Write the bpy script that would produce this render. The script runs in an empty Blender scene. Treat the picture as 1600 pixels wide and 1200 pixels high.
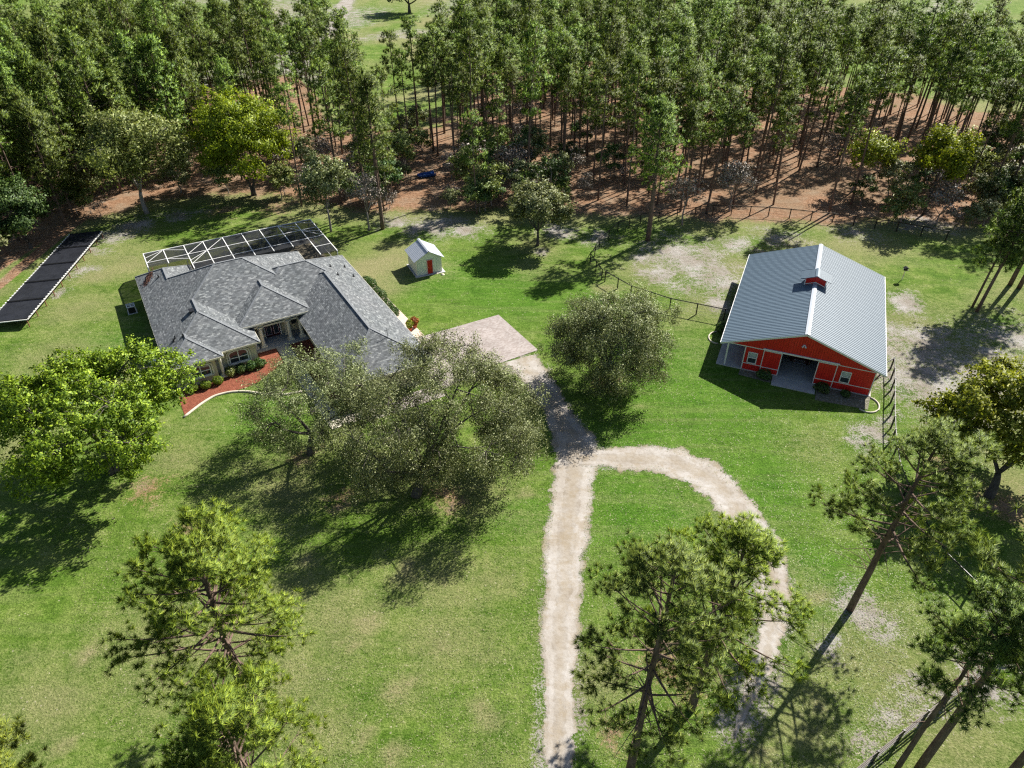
import bpy, math, random
import numpy as np
from mathutils import Vector, Matrix

R = math.radians
random.seed(7)
RNG = np.random.default_rng(7)
sc = bpy.context.scene
COL = sc.collection

# ------------------------------------------------------------------ camera, sky, sun, exposure
CAM_H, PITCH, FOC = 40.0, 36.1, 1109.0
cam_d = bpy.data.cameras.new('camera')
cam = bpy.data.objects.new('camera', cam_d); COL.objects.link(cam)
cam.location = (0, 0, CAM_H); cam.rotation_euler = (R(90 - PITCH), 0, 0)
cam_d.sensor_width = 36.0; cam_d.lens = FOC / 1600 * 36
cam_d.clip_start = 0.5; cam_d.clip_end = 9000
sc.camera = cam

SUN_AZ, SUN_EL = 45.5, 40.5
world = bpy.data.worlds.new('World'); sc.world = world; world.use_nodes = True
wn = world.node_tree.nodes; wl = world.node_tree.links
for n in list(wn): wn.remove(n)
w_out = wn.new('ShaderNodeOutputWorld'); w_bg = wn.new('ShaderNodeBackground'); w_sky = wn.new('ShaderNodeTexSky')
w_sky.sky_type = 'NISHITA'; w_sky.sun_disc = False
w_sky.sun_elevation = R(SUN_EL); w_sky.sun_rotation = R(SUN_AZ)
w_bg.inputs['Strength'].default_value = 0.05
wl.new(w_sky.outputs[0], w_bg.inputs[0]); wl.new(w_bg.outputs[0], w_out.inputs[0])
sun_d = bpy.data.lights.new('sun', 'SUN'); sun_d.energy = 5.0; sun_d.angle = R(0.5); sun_d.color = (1.0, 0.95, 0.86)
sun = bpy.data.objects.new('sun', sun_d); COL.objects.link(sun)
sdir = Vector((math.sin(R(SUN_AZ)) * math.cos(R(SUN_EL)), math.cos(R(SUN_AZ)) * math.cos(R(SUN_EL)), math.sin(R(SUN_EL))))
sun.rotation_euler = sdir.to_track_quat('Z', 'Y').to_euler(); sun.location = (60, 60, 90)
vs = sc.view_settings
vs.view_transform = 'Standard'; vs.look = 'None'; vs.gamma = 1.0; vs.use_curve_mapping = False; vs.exposure = 1.15
sc.render.engine = 'CYCLES'
sc.cycles.max_bounces = 4; sc.cycles.diffuse_bounces = 1; sc.cycles.glossy_bounces = 2; sc.cycles.transmission_bounces = 2; sc.cycles.transparent_max_bounces = 8
sc.cycles.use_denoising = False
sc.cycles.filter_width = 1.25
sc.cycles.sample_clamp_indirect = 4.0

# ------------------------------------------------------------------ helpers
_cp, _sp = math.cos(R(PITCH)), math.sin(R(PITCH))
def G(px, py, z=0.0):
    """ground point seen at a pixel of the 1600x1200 photograph (used for the survey of the site)"""
    a = (px - 800) / FOC; b = (py - 600) / FOC
    dx, dy, dz = a, _cp - b * _sp, -_sp - b * _cp
    t = (z - CAM_H) / dz
    return (dx * t, dy * t)
def PX(x, y, z=0.0):
    w = y * _cp - (z - CAM_H) * _sp
    return 800 + FOC * x / w, 600 - FOC * (y * _sp + (z - CAM_H) * _cp) / w

class MB:
    def __init__(s): s.v = []; s.n = 0; s.f = {}; s.vn = None
    def add(s, verts, faces):
        verts = np.asarray(verts, float).reshape(-1, 3)
        for k in set(len(f) for f in faces):
            s.f.setdefault(k, []).append(np.array([f for f in faces if len(f) == k], dtype=np.int64) + s.n)
        s.v.append(verts); s.n += len(verts); return s
    def arr(s, verts, faces):
        verts = np.asarray(verts, float).reshape(-1, 3); faces = np.asarray(faces, dtype=np.int64)
        if len(faces): s.f.setdefault(faces.shape[1], []).append(faces + s.n)
        s.v.append(verts); s.n += len(verts); return s
    def box(s, x0, x1, y0, y1, z0, z1):
        v = [(x0,y0,z0),(x1,y0,z0),(x1,y1,z0),(x0,y1,z0),(x0,y0,z1),(x1,y0,z1),(x1,y1,z1),(x0,y1,z1)]
        return s.add(v, [(0,3,2,1),(4,5,6,7),(0,1,5,4),(1,2,6,5),(2,3,7,6),(3,0,4,7)])
    def prism(s, poly, z0, z1):
        n = len(poly)
        v = [(p[0], p[1], z0) for p in poly] + [(p[0], p[1], z1) for p in poly]
        f = [tuple(range(n - 1, -1, -1)), tuple(range(n, 2 * n))] + [(i, (i + 1) % n, n + (i + 1) % n, n + i) for i in range(n)]
        return s.add(v, f)
    def slab(s, poly3, d):
        """a planar polygon given as 3-D points, thickened by vector d"""
        n = len(poly3); d = np.asarray(d, float)
        v = [np.asarray(p, float) for p in poly3] + [np.asarray(p, float) + d for p in poly3]
        f = [tuple(range(n - 1, -1, -1)), tuple(range(n, 2 * n))] + [(i, (i + 1) % n, n + (i + 1) % n, n + i) for i in range(n)]
        return s.add(v, f)
    def tube(s, pts, rad, n=6, cap=True):
        pts = np.asarray(pts, float); m = len(pts)
        rad = np.full(m, rad, float) if np.isscalar(rad) else np.asarray(rad, float)
        t = np.gradient(pts, axis=0); t /= np.linalg.norm(t, axis=1)[:, None] + 1e-9
        ref = np.array([0.31, 0.95, 0.02]) if abs(t[:, 1]).mean() < 0.8 else np.array([0.95, 0.1, 0.3])
        a = np.cross(t, ref); a /= np.linalg.norm(a, axis=1)[:, None] + 1e-9
        b = np.cross(t, a)
        ang = np.arange(n) * 2 * math.pi / n
        v = pts[:, None, :] + rad[:, None, None] * (np.cos(ang)[None, :, None] * a[:, None, :] + np.sin(ang)[None, :, None] * b[:, None, :])
        i = np.arange(m - 1)[:, None] * n; j = np.arange(n)[None, :]; j2 = (j + 1) % n
        q = np.stack([i + j, i + j2, i + n + j2, i + n + j], -1).reshape(-1, 4)
        base = s.n
        s.arr(v.reshape(-1, 3), q)
        if cap:
            s.f.setdefault(n, []).append(np.array([list(range(base + n - 1, base - 1, -1)), list(range(base + (m - 1) * n, base + m * n))], dtype=np.int64))
        return s
    def beam(s, p0, p1, w, h=None):
        h = h or w
        p0 = np.asarray(p0, float); p1 = np.asarray(p1, float); t = p1 - p0; t /= np.linalg.norm(t) + 1e-9
        up = np.array([0, 0, 1.]) if abs(t[2]) < 0.9 else np.array([1., 0, 0])
        a = np.cross(t, up); a /= np.linalg.norm(a); b = np.cross(a, t)
        c = [(-1,-1),(1,-1),(1,1),(-1,1)]
        v = [p + a * i * w / 2 + b * j * h / 2 for p in (p0, p1) for i, j in c]
        return s.add(v, [(0,1,2,3),(7,6,5,4),(0,4,5,1),(1,5,6,2),(2,6,7,3),(3,7,4,0)])
    def mesh(s, name, mat, smooth=False):
        me = bpy.data.meshes.new(name)
        v = np.concatenate(s.v) if s.v else np.zeros((0, 3))
        blocks = [np.concatenate(a) for a in s.f.values()]
        npoly = sum(len(b) for b in blocks); tot = np.concatenate([np.full(len(b), b.shape[1]) for b in blocks])
        li = np.concatenate([b.ravel() for b in blocks])
        me.vertices.add(len(v)); me.vertices.foreach_set('co', v.astype(np.float32).ravel())
        me.loops.add(len(li)); me.loops.foreach_set('vertex_index', li.astype(np.int32))
        me.polygons.add(npoly)
        me.polygons.foreach_set('loop_start', np.concatenate([[0], np.cumsum(tot)[:-1]]).astype(np.int32))
        me.polygons.foreach_set('loop_total', tot.astype(np.int32))
        me.polygons.foreach_set('use_smooth', np.full(npoly, bool(smooth)))
        me.update(calc_edges=True); me.validate()
        for m in (mat if isinstance(mat, (list, tuple)) else [mat]): me.materials.append(m)
        if s.vn is not None and len(s.vn) == len(me.vertices):      # soft volume normals for foliage
            me.polygons.foreach_set('use_smooth', np.ones(npoly, bool))
            me.normals_split_custom_set_from_vertices(s.vn.astype(np.float32))
        return me
    def build(s, name, mat, parent=None, smooth=False, loc=None, rz=0):
        return link(name, s.mesh(name, mat, smooth), parent, loc, rz)

def link(name, data, parent=None, loc=None, rz=0):
    o = bpy.data.objects.new(name, data); COL.objects.link(o)
    if parent: o.parent = parent
    if loc is not None: o.location = loc
    if rz: o.rotation_euler = (0, 0, rz)
    return o
def tag(o, label, cat, group=None):
    o['label'] = label; o['category'] = cat
    if group: o['group'] = group
    return o
def thing(name, label, cat, loc=(0,0,0), rz=0, group=None):
    o = link(name, None, None, loc, rz); o.empty_display_size = 0.3
    return tag(o, label, cat, group)
def struct(o, kind='structure'): o['kind'] = kind; return o
def B(): return MB()

# ------------------------------------------------------------------ materials
class NT:
    def __init__(s, name):
        s.m = bpy.data.materials.new(name); s.m.use_nodes = True; s.t = s.m.node_tree
        s.p = s.t.nodes['Principled BSDF']; s.o = s.t.nodes['Material Output']
    def n(s, typ, **kw):
        x = s.t.nodes.new(typ)
        for k, v in kw.items():
            if k == 'i':
                for a, b in v.items():
                    if hasattr(b, 'is_output') or isinstance(b, bpy.types.NodeSocket): s.t.links.new(b, x.inputs[a])
                    else: x.inputs[a].default_value = b
            else: setattr(x, k, v)
        return x
    def l(s, a, b): s.t.links.new(a, b)
    def coord(s, kind='Object'): return s.n('ShaderNodeTexCoord').outputs[kind]
    def noise(s, scale, detail=3, rough=0.55, vec=None, dist=0):
        x = s.n('ShaderNodeTexNoise', i={'Scale': scale, 'Detail': detail, 'Roughness': rough, 'Distortion': dist})
        if vec is not None: s.l(vec, x.inputs['Vector'])
        return x.outputs['Fac']
    def ramp(s, fac, stops):
        x = s.n('ShaderNodeValToRGB'); s.l(fac, x.inputs[0]); e = x.color_ramp.elements
        while len(e) < len(stops): e.new(0.5)
        for el, (p, c) in zip(e, stops):
            el.position = p; el.color = (*c, 1) if isinstance(c, (tuple, list)) else (c, c, c, 1)
        return x.outputs[0]
    def mix(s, fac, a, b, mode='MIX'):
        x = s.n('ShaderNodeMix', data_type='RGBA', blend_type=mode)
        for sock, val in ((x.inputs[0], fac), (x.inputs[6], a), (x.inputs[7], b)):
            if isinstance(val, bpy.types.NodeSocket): s.l(val, sock)
            else: sock.default_value = val if isinstance(val, (int, float)) else (*val, 1)
        return x.outputs[2]
    def math(s, op, a, b=0.0, clamp=False):
        x = s.n('ShaderNodeMath', operation=op, use_clamp=clamp)
        for i, val in enumerate((a, b)):
            if isinstance(val, bpy.types.NodeSocket): s.l(val, x.inputs[i])
            else: x.inputs[i].default_value = val
        return x.outputs[0]
    def bump(s, h, strength=0.5, dist=0.05):
        x = s.n('ShaderNodeBump', i={'Strength': strength, 'Distance': dist}); s.l(h, x.inputs['Height'])
        s.l(x.outputs[0], s.p.inputs['Normal']); return x
    def out(s, col=None, rough=0.7, metal=0.0, spec=0.4):
        if col is not None:
            if isinstance(col, bpy.types.NodeSocket): s.l(col, s.p.inputs['Base Color'])
            else: s.p.inputs['Base Color'].default_value = (*col, 1)
        s.p.inputs['Roughness'].default_value = rough; s.p.inputs['Metallic'].default_value = metal
        s.p.inputs['Specular IOR Level'].default_value = spec
        return s.m

def plain(name, col, rough=0.6, var=0.12, scale=3.0, metal=0.0, spec=0.4, bump=0.0):
    t = NT(name); c = t.coord()
    n = t.noise(scale, 5, 0.65, c)
    k = t.ramp(n, [(0.25, tuple(x * (1 - var) for x in col)), (0.75, tuple(min(1, x * (1 + var)) for x in col))])
    if bump: t.bump(t.noise(scale * 8, 3, 0.6, c), bump, 0.02)
    return t.out(k, rough, metal, spec)

def leafmat(name, lo, mid, hi, trans=0.35, rough=0.55, spec=0.3, spread=0.3):
    """foliage: colour varies leaf by leaf and tree by tree; part of the light goes through the leaf"""
    t = NT(name)
    g = t.n('ShaderNodeNewGeometry'); oi = t.n('ShaderNodeObjectInfo')
    c = t.ramp(g.outputs['Random Per Island'], [(0.0, lo), (0.5, mid), (1.0, hi)])
    hsv = t.n('ShaderNodeHueSaturation'); t.l(c, hsv.inputs['Color'])
    t.l(t.math('ADD', t.math('MULTIPLY', oi.outputs['Random'], 0.03), 0.487), hsv.inputs['Hue'])
    t.l(t.math('ADD', t.math('MULTIPLY', oi.outputs['Random'], spread), 1.0 - spread * .45), hsv.inputs['Value'])
    col = hsv.outputs[0]
    t.out(col, rough, 0, spec)
    tr = t.n('ShaderNodeBsdfTranslucent')
    tc = t.mix(1.0, col, (1.0, 1.0, 0.55), 'MULTIPLY'); t.l(tc, tr.inputs[0])
    ms = t.n('ShaderNodeMixShader', i={0: trans}); t.l(t.p.outputs[0], ms.inputs[1]); t.l(tr.outputs[0], ms.inputs[2])
    t.l(ms.outputs[0], t.o.inputs[0])
    return t.m

def barkmat(name, a, b, scale=6):
    t = NT(name); c = t.coord()
    mp = t.n('ShaderNodeMapping', i={'Scale': (1, 1, 0.25)}); t.l(c, mp.inputs[0])
    n = t.noise(scale, 5, 0.7, mp.outputs[0])
    t.bump(n, 0.6, 0.03)
    return t.out(t.ramp(n, [(0.3, a), (0.7, b)]), 0.9, 0, 0.15)

M = {}
M['bark_pine'] = barkmat('bark_pine', (0.065, 0.045, 0.036), (0.22, 0.155, 0.12))
M['bark_oak'] = barkmat('bark_oak', (0.04, 0.035, 0.03), (0.13, 0.115, 0.10))
M['bark_pale'] = barkmat('bark_pale', (0.16, 0.14, 0.125), (0.38, 0.34, 0.30))
M['needles'] = leafmat('needles_forest', (0.020, 0.045, 0.008), (0.082, 0.138, 0.020), (0.31, 0.40, 0.052), 0.20, spread=0.7)
M['needles_near'] = leafmat('needles_near', (0.035, 0.072, 0.008), (0.14, 0.212, 0.020), (0.42, 0.50, 0.045), 0.26)
M['needles_dark'] = leafmat('needles_dark', (0.025, 0.055, 0.010), (0.105, 0.168, 0.026), (0.34, 0.43, 0.065), 0.22)
M['leaf_lime'] = leafmat('leaf_lime', (0.045, 0.085, 0.006), (0.155, 0.232, 0.013), (0.36, 0.45, 0.035), 0.26)
M['leaf_maple'] = leafmat('leaf_maple', (0.085, 0.13, 0.007), (0.21, 0.28, 0.014), (0.38, 0.44, 0.03), 0.36)
M['leaf_oak'] = leafmat('leaf_live_oak', (0.055, 0.076, 0.022), (0.185, 0.230, 0.085), (0.44, 0.49, 0.26), 0.22)
M['leaf_olive'] = leafmat('leaf_olive', (0.07, 0.09, 0.028), (0.18, 0.205, 0.08), (0.40, 0.42, 0.22), 0.24)
M['leaf_pale'] = leafmat('leaf_pale', (0.08, 0.12, 0.025), (0.21, 0.265, 0.07), (0.41, 0.46, 0.18), 0.30)
M['leaf_yellow'] = leafmat('leaf_yellow', (0.08, 0.11, 0.009), (0.21, 0.255, 0.020), (0.40, 0.43, 0.045), 0.30)
M['leaf_yellow2'] = leafmat('leaf_yellow_green', (0.07, 0.10, 0.009), (0.21, 0.265, 0.022), (0.42, 0.46, 0.05), 0.34)
M['leaf_dark'] = leafmat('leaf_dark', (0.025, 0.055, 0.014), (0.06, 0.115, 0.026), (0.14, 0.215, 0.055), 0.24)
M['leaf_bush'] = leafmat('leaf_bush', (0.08, 0.13, 0.012), (0.15, 0.23, 0.02), (0.25, 0.33, 0.035), 0.38)
M['twig'] = leafmat('dry_twigs', (0.12, 0.10, 0.085), (0.24, 0.205, 0.175), (0.42, 0.37, 0.33), 0.05)
M['leaf_red'] = leafmat('leaf_red', (0.14, 0.03, 0.012), (0.28, 0.06, 0.02), (0.40, 0.12, 0.03), 0.3)

def white(name, v=0.75): return plain(name, (v, v, v * 0.97), 0.5, 0.06, 2.0)
M['white'] = white('white_paint'); M['trim'] = plain('cream_trim', (0.74, 0.71, 0.58), 0.6, 0.06, 1.5)
M['stucco'] = plain('cream_stucco', (0.58, 0.54, 0.39), 0.85, 0.10, 1.2, bump=0.15)
M['concrete'] = plain('concrete', (0.42, 0.42, 0.40), 0.85, 0.18, 0.9, bump=0.1)
M['dark'] = plain('black_paint', (0.012, 0.012, 0.014), 0.45, 0.3, 4)
M['terracotta'] = plain('terracotta', (0.40, 0.10, 0.04), 0.7, 0.2, 4)
M['wood'] = plain('stall_wood', (0.20, 0.08, 0.05), 0.75, 0.35, 3)
M['rubber'] = plain('rubber', (0.02, 0.02, 0.02), 0.8, 0.2, 5)
M['chrome'] = plain('chrome', (0.7, 0.7, 0.72), 0.15, 0.05, 5, metal=1.0)
M['carpaint'] = plain('dark_car_paint', (0.035, 0.012, 0.012), 0.2, 0.1, 2, spec=0.6)
M['lamp'] = plain('lamp_glass', (0.75, 0.75, 0.72), 0.15, 0.05, 5, spec=0.7)
M['blue'] = plain('blue_plastic', (0.02, 0.08, 0.30), 0.35, 0.25, 2)
M['red_paint'] = plain('red_door_paint', (0.42, 0.010, 0.008), 0.5, 0.12, 2)
M['shedwall'] = plain('pale_sage_siding', (0.68, 0.71, 0.60), 0.65, 0.07, 1.0)
M['kerb'] = plain('pale_kerb', (0.52, 0.47, 0.38), 0.85, 0.2, 3)
M['purple'] = plain('plum_door', (0.045, 0.006, 0.014), 0.3, 0.2, 2)

t = NT('window_glass'); t.out((0.03, 0.04, 0.05), 0.06, 0, 0.8); M['glass'] = t.m

def red_siding():
    t = NT('red_ribbed_siding'); c = t.coord(); sep = t.n('ShaderNodeSeparateXYZ'); t.l(c, sep.inputs[0])
    s = t.math('ADD', sep.outputs[0], sep.outputs[1])
    saw = t.math('PINGPONG', t.math('MULTIPLY', s, 4.4), 0.5)
    groove = t.math('GREATER_THAN', saw, 0.40)
    mp = t.n('ShaderNodeMapping', i={'Scale': (2.2, 2.2, 0.35)}); t.l(c, mp.inputs[0])
    n = t.noise(1.3, 6, 0.7, mp.outputs[0])
    k = t.ramp(n, [(0.3, (0.54, 0.012, 0.010)), (0.55, (0.66, 0.018, 0.014)), (0.75, (0.68, 0.042, 0.034))])
    t.bump(groove, 0.6, 0.03)
    return t.out(t.mix(groove, k, (0.48, 0.012, 0.010)), 0.45, 0, 0.4)
M['red'] = red_siding()

def shingles():
    t = NT('asphalt_shingles'); uv = t.coord('UV')
    br = t.n('ShaderNodeTexBrick', offset=0.5, i={'Scale': 1.0, 'Mortar Size': 0.012, 'Mortar Smooth': 0.3, 'Bias': 0.0,
             'Brick Width': 0.30, 'Row Height': 0.16, 'Color1': (0, 0, 0, 1), 'Color2': (1, 1, 1, 1), 'Mortar': (0.05, 0.05, 0.05, 1)})
    t.l(uv, br.inputs['Vector'])
    c1 = t.ramp(br.outputs['Color'], [(0.0, (0.095, 0.103, 0.113)), (0.35, (0.128, 0.138, 0.150)), (0.75, (0.165, 0.176, 0.188)), (1.0, (0.255, 0.268, 0.276))])
    wn_ = t.n('ShaderNodeTexWhiteNoise', noise_dimensions='2D')
    sc_ = t.n('ShaderNodeVectorMath', operation='SNAP'); sc_.inputs[1].default_value = (0.30, 0.16, 1); t.l(uv, sc_.inputs[0]); t.l(sc_.outputs[0], wn_.inputs['Vector'])
    c2 = t.ramp(wn_.outputs['Value'], [(0.0, (0.74, 0.74, 0.74)), (0.6, (0.96, 0.96, 0.96)), (1.0, (1.2, 1.2, 1.2))])
    big = t.ramp(t.noise(0.25, 4, 0.6, uv), [(0.3, (0.86, 0.88, 0.86)), (0.7, (1.08, 1.06, 1.04))])
    col = t.mix(1.0, t.mix(1.0, c1, c2, 'MULTIPLY'), big, 'MULTIPLY')
    sp = t.n('ShaderNodeSeparateXYZ'); t.l(uv, sp.inputs[0])
    row = t.math('FRACT', t.math('DIVIDE', sp.outputs[1], 0.16))
    t.bump(t.math('SUBTRACT', t.math('MULTIPLY', t.noise(9, 3, 0.6, uv), 0.5), row), 0.7, 0.03)
    return t.out(col, 0.9, 0, 0.2)
M['shingle'] = shingles()

def metal_roof(name, col, rough=0.42):
    t = NT(name); c = t.coord()
    n = t.noise(0.7, 5, 0.65, c); mp = t.n('ShaderNodeMapping', i={'Scale': (0.4, 6, 1)}); t.l(c, mp.inputs[0])
    n2 = t.noise(1.5, 4, 0.6, mp.outputs[0])
    f = t.math('MULTIPLY', t.math('ADD', n, n2), 0.5)
    k = t.ramp(f, [(0.3, tuple(x * 0.84 for x in col)), (0.7, col)])
    return t.out(k, rough, 0.0, 0.3)
M['barnroof'] = metal_roof('galvalume_roof', (0.112, 0.160, 0.208), 0.5); M['shedroof'] = metal_roof('white_metal_roof', (0.46, 0.50, 0.56), 0.5)

def screen():
    t = NT('insect_screen'); t.out((0.022, 0.024, 0.028), 0.7, 0, 0.2)
    tr = t.n('ShaderNodeBsdfTransparent'); ms = t.n('ShaderNodeMixShader', i={0: 0.36}); t.l(t.p.outputs[0], ms.inputs[1]); t.l(tr.outputs[0], ms.inputs[2]); t.l(ms.outputs[0], t.o.inputs[0])
    return t.m
M['screen'] = screen()

def pavers():
    t = NT('pink_pavers'); c = t.coord()
    br = t.n('ShaderNodeTexBrick', offset=0.5, i={'Scale': 1.0, 'Mortar Size': 0.008, 'Brick Width': 0.24, 'Row Height': 0.12, 'Color1': (0, 0, 0, 1), 'Color2': (1, 1, 1, 1), 'Mortar': (0.3, 0.3, 0.3, 1)})
    t.l(c, br.inputs['Vector'])
    k = t.ramp(br.outputs['Color'], [(0, (0.255, 0.22, 0.207)), (0.5, (0.32, 0.287, 0.275)), (1, (0.375, 0.35, 0.342))])
    g = t.ramp(t.noise(0.5, 6, 0.65, c), [(0.3, (0.78, 0.76, 0.74)), (0.7, (1.08, 1.05, 1.03))])
    t.bump(br.outputs['Fac'], -0.5, 0.01)
    return t.out(t.mix(1.0, k, g, 'MULTIPLY'), 0.85, 0, 0.25)
M['pavers'] = pavers()

def mulch(name, stops):
    t = NT(name); c = t.coord(); n = t.noise(5, 6, 0.75, c); t.bump(t.noise(14, 4, 0.7, c), 1.0, 0.06)
    return t.out(t.ramp(n, stops), 0.95, 0, 0.1)
M['mulch'] = mulch('red_mulch', [(0.3, (0.10, 0.035, 0.022)), (0.55, (0.23, 0.075, 0.045)), (0.75, (0.34, 0.17, 0.11))])

def solar():
    t = NT('black_solar_mat'); c = t.coord()
    n = t.noise(0.8, 6, 0.7, c)
    dust = t.ramp(t.noise(5, 5, 0.8, c), [(0.66, 0.0), (0.74, 1.0)])
    k = t.ramp(n, [(0.3, (0.009, 0.010, 0.014)), (0.7, (0.022, 0.024, 0.032))])
    k = t.mix(t.math('MULTIPLY', dust, 0.5), k, (0.16, 0.13, 0.10))
    return t.out(k, 0.42, 0, 0.4)
M['solar'] = solar()

def sand_colour(t, c):
    n = t.noise(0.35, 6, 0.65, c); f = t.noise(2.6, 5, 0.72, c); s = t.noise(13, 3, 0.75, c)
    k = t.ramp(n, [(0.30, (0.24, 0.205, 0.165)), (0.5, (0.315, 0.29, 0.262)), (0.68, (0.40, 0.385, 0.372))])
    k = t.mix(1.0, k, t.ramp(f, [(0.25, (0.72, 0.68, 0.62)), (0.55, (1.0, 1.0, 1.0)), (0.8, (1.10, 1.09, 1.07))]), 'MULTIPLY')
    k = t.mix(t.math('MULTIPLY', t.ramp(s, [(0.58, 0.0), (0.70, 1.0)]), 0.45), k, (0.24, 0.19, 0.13))
    return k, f, s
def sandmat(name):
    t = NT(name); c = t.coord()
    k, f, s = sand_colour(t, c)
    uv = t.n('ShaderNodeSeparateXYZ'); t.l(t.coord('UV'), uv.inputs[0])
    e = t.math('ABSOLUTE', t.math('SUBTRACT', uv.outputs[0], 0.5))
    # wheel tracks are swept pale, crown and verges carry soil and stray grass
    crown = t.math('MULTIPLY', t.ramp(t.math('ADD', e, t.math('MULTIPLY', t.noise(0.9, 5, 0.7, c), 0.35)), [(0.20, 1.0), (0.36, 0.0)]), 0.28)
    verge = t.ramp(t.math('ADD', e, t.math('MULTIPLY', t.math('SUBTRACT', t.math('ADD', t.noise(0.8, 5, 0.75, c), s), 1.0), 0.45)), [(0.38, 0.0), (0.52, 1.0)])
    k = t.mix(crown, k, (0.27, 0.215, 0.14))
    rut = t.math('LESS_THAN', t.math('ABSOLUTE', t.math('SUBTRACT', e, 0.26)), t.math('MULTIPLY', t.noise(0.7, 4, 0.6, c), 0.16))
    k = t.mix(t.math('MULTIPLY', rut, 0.22), k, (0.46, 0.43, 0.40))
    k = t.mix(t.math('MULTIPLY', t.ramp(t.noise(0.55, 6, 0.75, c), [(0.50, 0.0), (0.62, 1.0)]), 0.55), k, (0.25, 0.20, 0.135))
    k = t.mix(t.math('MULTIPLY', verge, 0.85), k, t.ramp(s, [(0.35, (0.10, 0.12, 0.035)), (0.6, (0.24, 0.20, 0.11))]))
    t.bump(t.math('ADD', f, t.math('MULTIPLY', s, 0.5)), 0.5, 0.05)
    t.out(k, 0.95, 0, 0.1)
    # the worn surface breaks up towards its edges and lets the turf below come through
    gone = t.ramp(t.math('ADD', e, t.math('MULTIPLY', t.math('SUBTRACT', t.math('ADD', t.noise(0.6, 5, 0.75, c), t.math('MULTIPLY', t.math('ADD', f, s), 0.6)), 1.1), 0.55)), [(0.425, 0.0), (0.455, 1.0)])
    tr = t.n('ShaderNodeBsdfTransparent'); ms = t.n('ShaderNodeMixShader'); t.l(gone, ms.inputs[0]); t.l(t.p.outputs[0], ms.inputs[1]); t.l(tr.outputs[0], ms.inputs[2]); t.l(ms.outputs[0], t.o.inputs[0])
    return t.m
M['sand'] = sandmat('sandy_track')
t = NT('bare_sand'); k_, f_, s_ = sand_colour(t, t.coord()); t.bump(f_, .5, .05); M['sand_plain'] = t.out(k_, .95, 0, .1)

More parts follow.
